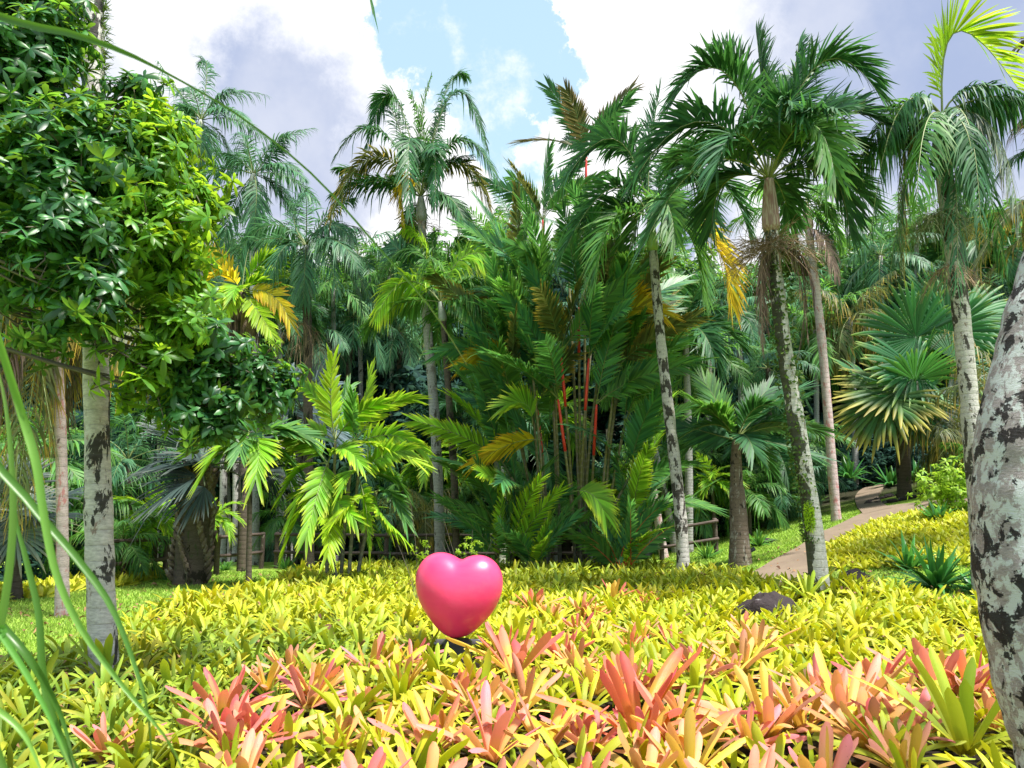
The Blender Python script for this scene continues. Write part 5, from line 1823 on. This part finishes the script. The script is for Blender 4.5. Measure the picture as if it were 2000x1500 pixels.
for (c, r), (x, y, rr_, Yd) in zip(blobs, lobes):
    bright = x > 310 and y < 700 or rg.random() < .12  # right-hand lobes take the painted backlight, plus a few at random
    mm = MB()
    leaf_cloud(mm, [(c, tuple(q * .95 for q in r))], int(135 * (rr_ / 100) ** 1.8) + 14, WH, rg, shell=.3, tilt=.5)
    # sprays that stick out of the crown: a twig with whorls along it
    for k in range(int(5 + rr_ / 14)):
        u = Vector(rg.normal(0, 1, 3)).normalized()
        a = c + Vector((u.x * r[0], u.y * r[1], u.z * r[2])) * .75
        e = a + u * rg.uniform(.1, .33) + Vector((0, 0, -.06))
        tips.append((a, e))
        for f in (.45, .75, 1.0):
            Rm = (u + Vector(rg.normal(0, .3, 3))).to_track_quat('Z', 'Y').to_matrix().to_4x4() @ Matrix.Rotation(rg.uniform(0, 6.28), 4, 'Z') @ Matrix.Scale(rg.uniform(.7, 1.15), 4)
            Rm.translation = a.lerp(e, f)
            mm.merge(WH[int(rg.integers(6))], Rm, rnd=rg.random())
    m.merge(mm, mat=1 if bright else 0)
m.build('crown', [M['tree_leaf'], M['tree_leaf_backlit']], root)
# limbs and twigs
m = MB()
for (c, r) in blobs:
    a = fork - tb + Vector((.3, .2, .5)) * rg.uniform(0, 1.6)
    mid_ = a.lerp(c, .5) + Vector(rg.normal(0, .2, 3)) + Vector((0, .1, .28))
    m.tube(spline([a, mid_, c], 10), np.linspace(.026, .01, 10), 6, cap=False)
    for k in range(7):
        e = c + Vector(rg.normal(0, 1, 3)).normalized() * r[0] * .9
        m.tube(spline([mid_.lerp(c, rg.uniform(.2, 1)), c.lerp(e, .5) + Vector(rg.normal(0, .06, 3)), e], 7), np.linspace(.012, .004, 7), 4, cap=False)
for a, e in tips:
    m.tube(spline([a - (e - a) * 1.2, a, e], 6), np.linspace(.009, .004, 6), 4, cap=False)
m.build('branch', M['branch'], root)

# generic background trees
BW = [whorl(800 + i, 8, .34, .075, rows_=3, k=3) for i in range(5)]
BT = []
rg = np.random.default_rng(33)
for j in range(5):
    m = MB()
    bl = []
    for k in range(9):
        v = rg.normal(0, 1, 3)
        v /= np.linalg.norm(v)
        bl.append((Vector(v * np.array([1.5, 1.3, 1.1])), tuple(rg.uniform(.9, 1.5, 3))))
    leaf_cloud(m, bl, 750, BW, rg, shell=.45)
    BT.append(m)
BTm = {}
for mk in ('jungle_leaf', 'jungle_dark', 'jungle_lime', 'tree_leaf', 'palm_mid'):
    BTm[mk] = [m.mesh('crown', M[mk]) for m in BT]


def bg_tree(px, py, Y, s, mk, label, group=None, sq=1.0, name='tree'):
    C = P(px, py, Y)
    b = Vector((C.x, C.y, tz(C.x, C.y)))
    root = empty(name, b, label, 'tree', group)
    h = C.z - b.z
    if h > .6:
        trunk(root, [b - Vector((0, 0, .3)), b + Vector((0.05, 0, h * .5)), C - b + b], .16 * max(.5, min(1.6, s)), .08 * s, 'bark_dark', n=10, sides=8)
    o = link('crown', BTm[mk][int(rg.integers(5))], root)
    o.location = C - b
    o.rotation_euler = (0, 0, rg.uniform(0, 6.28))
    o.scale = (s, s, s * sq)
    return root


# the dark wood behind the centre
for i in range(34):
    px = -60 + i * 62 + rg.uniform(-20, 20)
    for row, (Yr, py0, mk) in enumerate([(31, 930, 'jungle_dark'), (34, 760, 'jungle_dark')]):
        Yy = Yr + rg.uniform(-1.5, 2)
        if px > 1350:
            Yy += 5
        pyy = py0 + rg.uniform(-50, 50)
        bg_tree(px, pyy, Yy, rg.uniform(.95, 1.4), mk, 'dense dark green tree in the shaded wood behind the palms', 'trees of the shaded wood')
# skyline trees on the hillside
for i in range(30):
    px = -40 + i * 71 + rg.uniform(-25, 25)
    Yy = rg.uniform(42, 50)
    top = np.interp(px, [0, 450, 700, 900, 1050, 1250, 1400, 1600, 1800, 2000], [560, 560, 600, 540, 500, 560, 640, 560, 520, 480])
    bg_tree(px, top + rg.uniform(-15, 40), Yy, rg.uniform(1.2, 1.8), ['jungle_leaf', 'palm_mid', 'jungle_leaf', 'tree_leaf'][i % 4], 'leafy tree on the wooded hillside behind the garden', 'hillside trees')
    bg_tree(px + 30, top + 110 + rg.uniform(-15, 40), Yy - 5, rg.uniform(1.2, 1.6), ['jungle_leaf', 'jungle_dark'][i % 2], 'leafy tree on the wooded hillside behind the garden', 'hillside trees')
kinds = ['palm_teal', 'palm_mid', 'palm_teal', 'palm_dark', 'palm_teal']
for i in range(46):
    px = -30 + (i * 44.7) % 2050 + rg.uniform(-20, 20)
    Yy = rg.uniform(34, 43)
    top = np.interp(px, [0, 450, 700, 900, 1050, 1250, 1400, 1600, 1800, 2000], [560, 580, 610, 570, 520, 580, 680, 560, 500, 460])
    pyy = top + rg.uniform(0, 170)
    C = P(px, pyy, Yy)
    simple_palm(px, pyy, px + 8, Yy, kinds[i % 5], 'feathery palm standing among the hillside trees', 'hillside palms', r=.12, barkm='bark_grey', scale=rg.uniform(.95, 1.3), seed=i)

# distant hill beyond
M['hill'] = leafmat('far_wood', (0.12, 0.2, 0.16), (0.16, 0.25, 0.2), tw=.05)
N = NT('hill_soil'); M['hillg'] = N.out(N.pbr(N.mix(N.step(N.noise(N.pos(), .08, 6, .7), .4, .6), (0.10, 0.16, 0.12), (0.28, 0.22, 0.16)), .95, normal=N.bump(N.noise(N.pos(), .6, 5), 1, .6)))
hx = np.linspace(-260, 260, 80)
hy = np.linspace(150, 320, 24)
HX, HY = np.meshgrid(hx, hy, indexing='ij')
HZ = 20 + 34 * np.exp(-((HY - 250) / 60) ** 2) * (1 + .25 * np.sin(HX * .02 + 1) + .1 * np.sin(HX * .07)) - 10
m = MB()
m.grid(np.stack([HX, HY, HZ], -1)[:, ::-1])
tag(m.build('hill', M['hillg']), kind='structure')

# ------------------------------------------------------------------ shrubs and ground plants
def strap_plant(name, label, base, n, L, w, mat, seed, els=(20, 80), droop=.35, cat='plant', group=None, st=7):
    rg = np.random.default_rng(seed)
    az = np.arange(n) * 2.4 + rg.normal(0, .2, n)
    el = np.radians(np.linspace(els[0], els[1], n) + rg.normal(0, 8, n))
    s = np.linspace(0, 1, st)
    Ls = L * rg.uniform(.7, 1.1, n)
    d = np.stack([np.cos(az) * np.cos(el), np.sin(az) * np.cos(el), np.sin(el)], -1)
    C = d[:, None, :] * (Ls[:, None] * s)[..., None] + np.array([0, 0, -1.0]) * (Ls[:, None] * (droop * rg.uniform(.2, 1.6, n))[:, None] * s ** 2.4)[..., None]
    C = C + np.stack([np.cos(az), np.sin(az), 0 * az], -1)[:, None, :] * .05
    sd = np.stack([-np.sin(az), np.cos(az), 0 * az], -1)
    nn = np.cross(d, sd)
    W = w * np.interp(s, [0, .3, .6, 1], [.7, 1, .85, .05])
    j = np.array([-1, 0, 1.0])
    G = C[:, :, None, :] + sd[:, None, None, :] * (W[None, :, None] * j)[..., None] + nn[:, None, None, :] * (W[None, :, None] * .45 * (1 - np.abs(j)))[..., None]
    m = MB()
    m.grid(G, rnd=rg.random(n))
    o = m.build(name, M[mat])
    o.location = base
    return tag(o, label, cat, group)


strap_plant('strap_leaf_plant', 'large clump of dark green sword leaves beyond the bed, right side', hit(1830, 1150), 60, 1.0, .05, 'crinum', 1, els=(10, 85))
strap_plant('strap_leaf_plant', 'second sword-leaved clump close behind the large one', hit(1775, 1112), 30, .8, .045, 'crinum', 2, els=(25, 85))
strap_plant('strap_leaf_plant', 'small sword-leaved plant at the far end of the second bed by the lime shrub', hit(1835, 1020), 28, .7, .045, 'crinum', 3)
strap_plant('strap_leaf_plant', 'sword-leaved plant touching the base of the large leaning trunk', hit(1912, 1160), 26, .6, .05, 'crinum', 4)
strap_plant('strap_leaf_plant', 'pointed green rosette plant in the shade at the end of the side path', P(1660, 935, 30), 26, 1.2, .06, 'crinum', 5)
for i, (x, y) in enumerate([(1640, 950), (1700, 935), (1740, 940), (1590, 975), (1790, 930), (1830, 935), (1560, 990), (1520, 1010)]):
    b = hit(x, y + 10)
    strap_plant('undergrowth_plant', 'leafy dark undergrowth plant at the edge of the sloping lawn', Vector((b.x, b.y, tz(b.x, b.y))), 30, 1.1, .07, ['crinum', 'jungle_leaf'][i % 2], 30 + i, group='undergrowth by the lawn')
# feet of trunks on the left
for i, (x, y, n, s) in enumerate([(1380, 1060, 20, .7), (1480, 1030, 26, .8), (905, 1090, 14, .6), (760, 1080, 16, .7), (440, 1085, 16, .5), (560, 1085, 16, .5)]):
    b = P(x, y, 22); b.z = tz(b.x, b.y)
    strap_plant('undergrowth_plant', 'tufted green plant beside the fence behind the bed', b, n + 8, s, .03, 'palm_mid', 60 + i, group='tufts by the fence')


def shrub(label, px, py, Y, r, mk, n, seed, size=.6, name='shrub', src=None):
    rg = np.random.default_rng(seed)
    C = P(px, py, Y)
    b = Vector((C.x, C.y, tz(C.x, C.y)))
    root = empty(name, b, label, 'shrub')
    bl = []
    for k in range(6):
        v = rg.normal(0, .5, 3)
        bl.append((C - b + Vector((v[0] * r[0], v[1] * r[1], v[2] * r[2])), (r[0] * .6, r[1] * .6, r[2] * .6)))
    m = MB()
    leaf_cloud(m, bl, n, src or WH, rg, smin=.6 * size, smax=1.2 * size, shell=.3)
    m.build('foliage', M[mk], root)
    m = MB()
    for k in range(14):
        e = bl[k % 6][0] + Vector(rg.normal(0, .25, 3))
        m.tube(spline([Vector((rg.normal(0, .05), rg.normal(0, .05), -.1)), Vector((e.x * .4, e.y * .4, e.z * .5)), e], 7), np.linspace(.018 * min(1, size), .005 * min(1, size), 7), 5, cap=False)
    m.build('stem', M['branch'], root)
    return root


shrub('yellow lime leafy shrub beside the right palm trunk above the second bed', 1872, 935, 19, (.75, .6, .95), 'jungle_lime', 420, 3, 1.0)
shrub('rounded olive green shrub at the lower edge of the jungle by the lawn', 1478, 985, 26, (.9, .7, .8), 'palm_mid', 420, 4, .8)
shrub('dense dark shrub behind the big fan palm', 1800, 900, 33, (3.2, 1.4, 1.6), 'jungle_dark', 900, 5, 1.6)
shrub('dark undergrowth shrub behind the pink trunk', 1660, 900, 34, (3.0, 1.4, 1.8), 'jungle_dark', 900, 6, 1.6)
shrub('low leafy shrub behind the fence at far left', 200, 1040, 22, (2.2, 1, 1.2), 'jungle_leaf', 700, 7, 1.2)
shrub('broad-leaved shrub behind the fence under the big clump left side', 900, 1020, 26, (2.4, 1, 1.2), 'jungle_leaf', 700, 8, 1.3)
shrub('green shrub behind the fence between the trunks right of the clump', 1340, 1030, 26, (1.8, .8, 1.0), 'tree_leaf', 500, 9, 1.1)
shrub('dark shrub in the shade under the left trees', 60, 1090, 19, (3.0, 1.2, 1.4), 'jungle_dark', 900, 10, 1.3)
shrub('pale small-leaved sprig shrub rising behind the heart, left', 825, 1075, 12.2, (.16, .15, .2), 'jungle_lime', 26, 11, .35)
shrub('pale small-leaved sprig shrub rising behind the heart, right', 915, 1070, 12.2, (.2, .15, .2), 'jungle_lime', 30, 12, .35)

# ------------------------------------------------------------------ fence
N = NT('fence_wood')
o_ = N.obj()
c = N.mix(N.noise(N.vscale(o_, .4, 3, 3), 6, 5, .7), (0.035, 0.024, 0.02), (0.12, 0.085, 0.07))
c = N.mix(N.step(N.noise(o_, 5, 4), .62, .7), c, (0.17, 0.15, 0.12))
M['fence'] = N.out(N.pbr(c, .8, normal=N.bump(N.noise(N.vscale(o_, .4, 4, 4), 9, 4), .7, .02)))


def fence(label, p0, p1, n):
    a, b = P(*p0), P(*p1)
    a.z, b.z = tz(a.x, a.y), tz(b.x, b.y)
    root = empty('fence', a, label, 'fence', None)
    pts_ = []
    for i in range(n):
        p = a.lerp(b, i / (n - 1))
        p.z = tz(p.x, p.y)
        pts_.append(p)
    r = random.Random(n)
    for i, p in enumerate(pts_):
        m = MB()
        q = [p - a + Vector((0, 0, -.25)), p - a + Vector((r.uniform(-.02, .02), 0, .5)), p - a + Vector((r.uniform(-.02, .02), 0, 1.02))]
        m.tube(spline(q, 6), [.07, .068, .066, .066, .065, .062], 9)
        m.build('post', M['fence'], root)
    for hz in (.95, .45):
        for i in range(n - 1):
            m = MB()
            p, q = pts_[i] - a + Vector((0, -.085, hz + r.uniform(-.02, .02))), pts_[i + 1] - a + Vector((0, -.085, hz + r.uniform(-.02, .02)))
            d = (q - p).normalized() * .06
            m.tube(spline([p - d, p.lerp(q, .5) + Vector((0, 0, r.uniform(-.02, .01))), q + d], 6), [.045] * 6, 8)
            m.build('rail', M['fence'], root)
    return root


fence('rustic wooden rail fence behind the middle of the bed', (540, 1090, 22.5), (1400, 1090, 22.5), 9)
fence('rustic wooden rail fence descending at the left behind the stout fan palm', (200, 1130, 17.2), (510, 1100, 22.4), 4)

# ------------------------------------------------------------------ small garden spotlight
b = hit(1468, 1100)
root = empty('spotlight', b, 'small black garden spotlight on a spike near the young stout palm', 'lamp')
m = MB(); m.tube([(0, 0, 0), (0, 0, .25)], [.012, .012], 8); m.build('stake', M['black'], root)
m = MB(); m.tube([(-.06, -.02, .25), (.0, 0, .29), (.09, .03, .33)], [.03, .045, .05], 12); m.build('lamp_head', M['black'], root)

# ------------------------------------------------------------------ big leaning trunk at the right, close
Yb = 3.6
edge = [(2010, 380), (1995, 500), (1955, 640), (1914, 800), (1897, 900), (1900, 1010), (1918, 1160), (1945, 1290), (1975, 1400), (2010, 1500), (2060, 1640)]
wpx = 84
cpts = [P(x + wpx + 4 + 12 * math.exp(-((y - 900) / 160) ** 2), y, Yb) for x, y in edge]
bb = cpts[-1].copy()
bb = Vector((bb.x + .05, bb.y, tz(bb.x, bb.y) - .1))
root = empty('tree', bb, 'large leaning trunk with grey bark and white and black lichen at the right edge', 'tree')
top = cpts[0]
up_pts = [top + Vector((.55, .1, .8)), top + Vector((1.5, .1, 1.7)), top + Vector((2.8, .0, 2.5))]
q = spline([bb - Vector((0, 0, .3))] + cpts[::-1][1:] + up_pts, 80) - np.array(tuple(bb))
m = MB()
t = np.linspace(0, 1, 80)
r = wpx / F * Yb * np.interp(t, [0, .12, .5, 1], [1.15, 1.03, 1.0, .7])
rgl = np.random.default_rng(2)
r = r * (1 + .014 * np.sin(t * 40) + .016 * np.sin(t * 93 + 1) + .012 * rgl.normal(0, 1, 80))
m.tube(q, r, 40)
m.build('trunk', M['bark_big'], root)
# its crown, far above the frame
rg = np.random.default_rng(77)
tt_ = Vector(tuple(q[-1]))
m = MB()
leaf_cloud(m, [(tt_ + Vector((1.3, .3, 1.2)), (1.0, 1.0, .8)), (tt_ + Vector((2.3, .8, .8)), (.9, 1.0, .7))], 260, WH, rg, shell=.4)
m.build('crown', M['tree_leaf'], root)
m = MB()
for k in range(9):
    e = tt_ + Vector((rg.uniform(0, 2), rg.uniform(-.8, 1.2), rg.uniform(.5, 1.6)))
    m.tube(spline([tt_ - Vector((0, 0, .2)), tt_.lerp(e, .5) + Vector((0, 0, .2)), e], 8), np.linspace(.07, .015, 8), 7)
m.build('branch', M['bark_big'], root)

# ------------------------------------------------------------------ tall grass close to the camera on the left
gb = Vector((-1.05, 1.15, 0.0))
root = empty('tall_grass', gb, 'tall bright green grass with long arching blades close to the camera on the left', 'grass plant')


def blade(pts, w, Y, tw=0.3, prof=([0, .2, .6, 1], [.75, 1, .75, .06])):
    q = spline([P(x, y, Y + dy) for (x, y, dy) in pts], 30) - np.array(tuple(gb))
    T = np.gradient(q, axis=0)
    T /= np.linalg.norm(T, axis=1)[:, None]
    view = q + np.array(tuple(gb)) - np.array([0, 0, EYE])
    S = np.cross(T, view)
    S /= np.linalg.norm(S, axis=1)[:, None]
    Nn = np.cross(S, T)
    a = tw
    S = S * math.cos(a) + Nn * math.sin(a)
    t = np.linspace(0, 1, 30)
    W = w * np.interp(t, *prof)
    G = np.stack([q - S * W[:, None], q + Nn * (W * .7)[:, None], q + S * W[:, None] * .9], 1)
    m = MB()
    m.grid(G)
    m.build('blade', M['blade'], root)


foot = [(-250, 1900, .1), (-60, 1700, 0)]
blade([(-420, 1900, 0), (-330, 800, 0), (-150, 60, 0), (60, 52, 0), (200, 85, 0), (330, 145, .1), (480, 235, .2), (620, 350, .3), (745, 490, .35), (840, 600, .4), (912, 712, .45)], .006, 1.0, .2, ([0, .3, .42, .5, .8, 1], [1, 1, .7, .3, .36, .12]))
blade([(-300, 1900, .1), (-200, 1300, 0), (-60, 900, 0), (20, 940, 0), (90, 1020, 0), (150, 1090, 0), (215, 1180, 0), (260, 1290, 0), (290, 1400, 0), (300, 1560, .1)], .0062, 1.0, .15)
blade([(380, 1560, .1), (330, 1450, 0), (240, 1340, 0), (160, 1230, 0), (110, 1120, 0), (85, 1000, 0), (70, 900, 0), (40, 800, 0), (-10, 640, -.05)][::-1], .0055, .95, -.2)
blade([(60, 1620, 0), (-10, 1460, 0), (-20, 1330, 0), (8, 1180, 0), (24, 1040, 0), (22, 900, 0), (5, 760, 0), (-30, 640, 0)], .0065, 1.05, .3)
blade([(-120, 1300, 0), (0, 1240, 0), (0, 1235, 0), (60, 1330, 0), (110, 1430, 0), (150, 1530, 0)], .0042, .9, .1)
blade([(-40, 1190, 0), (-5, 1215, 0), (60, 1290, .0), (120, 1400, .05), (150, 1520, .05)][0:5], .007, 1.1, .4)
blade([(180, 1560, 0), (120, 1450, 0), (85, 1330, 0), (75, 1200, 0), (50, 1090, 0), (30, 1000, 0), (35, 860, 0)], .006, 1.15, .2)
blade([(-60, 1360, 0), (0, 1390, 0), (50, 1440, 0), (90, 1530, 0)], .004, .85, .1)

print('fronds in clump', fcount, 'objects', len(bpy.data.objects))

# ------------------------------------------------------------------ litter of dry leaves lying in the bed and on the lawns
rg = np.random.default_rng(99)
m = MB()
n = 2600
x = rg.uniform(-8, 11, n)
y = rg.uniform(3.6, 20, n)
k = np.abs(x) < y * .72 + .4
x, y = x[k], y[k]
n = len(x)
z = terr(x, y) + np.where(in_bed(x, y), rg.uniform(.1, .26, n), .05)
az = rg.uniform(0, 6.28, n)
d = np.stack([np.cos(az), np.sin(az), rg.normal(0, .35, n)], -1)
L = rg.uniform(.04, .13, n)
sd = np.stack([-np.sin(az), np.cos(az), rg.normal(0, .4, n)], -1)
s_ = np.array([0, .35, .7, 1])
C = np.stack([x, y, z], -1)[:, None, :] + d[:, None, :] * (L[:, None] * s_)[..., None] + np.array([0, 0, 1.0]) * (L[:, None] * .3 * np.sin(s_ * 3.1))[..., None]
W = L[:, None] * .2 * np.array([.2, 1, .8, .1])[None]
j = np.array([-1, 0, 1.0])
G = C[:, :, None, :] + sd[:, None, None, :] * (W[..., None] * j)[..., None]
m.grid(G, rnd=rg.random(n))
M['litter'] = leafmat('dry_leaf', (0.10, 0.05, 0.03), (0.34, 0.2, 0.1), trans=(0.3, 0.15, 0.06), tw=.1, rough=.8, spec=.15)
tag(m.build('leaf_litter', M['litter']), 'dry brown fallen leaves caught in the bed and on the grass', 'leaf litter', kind='stuff')
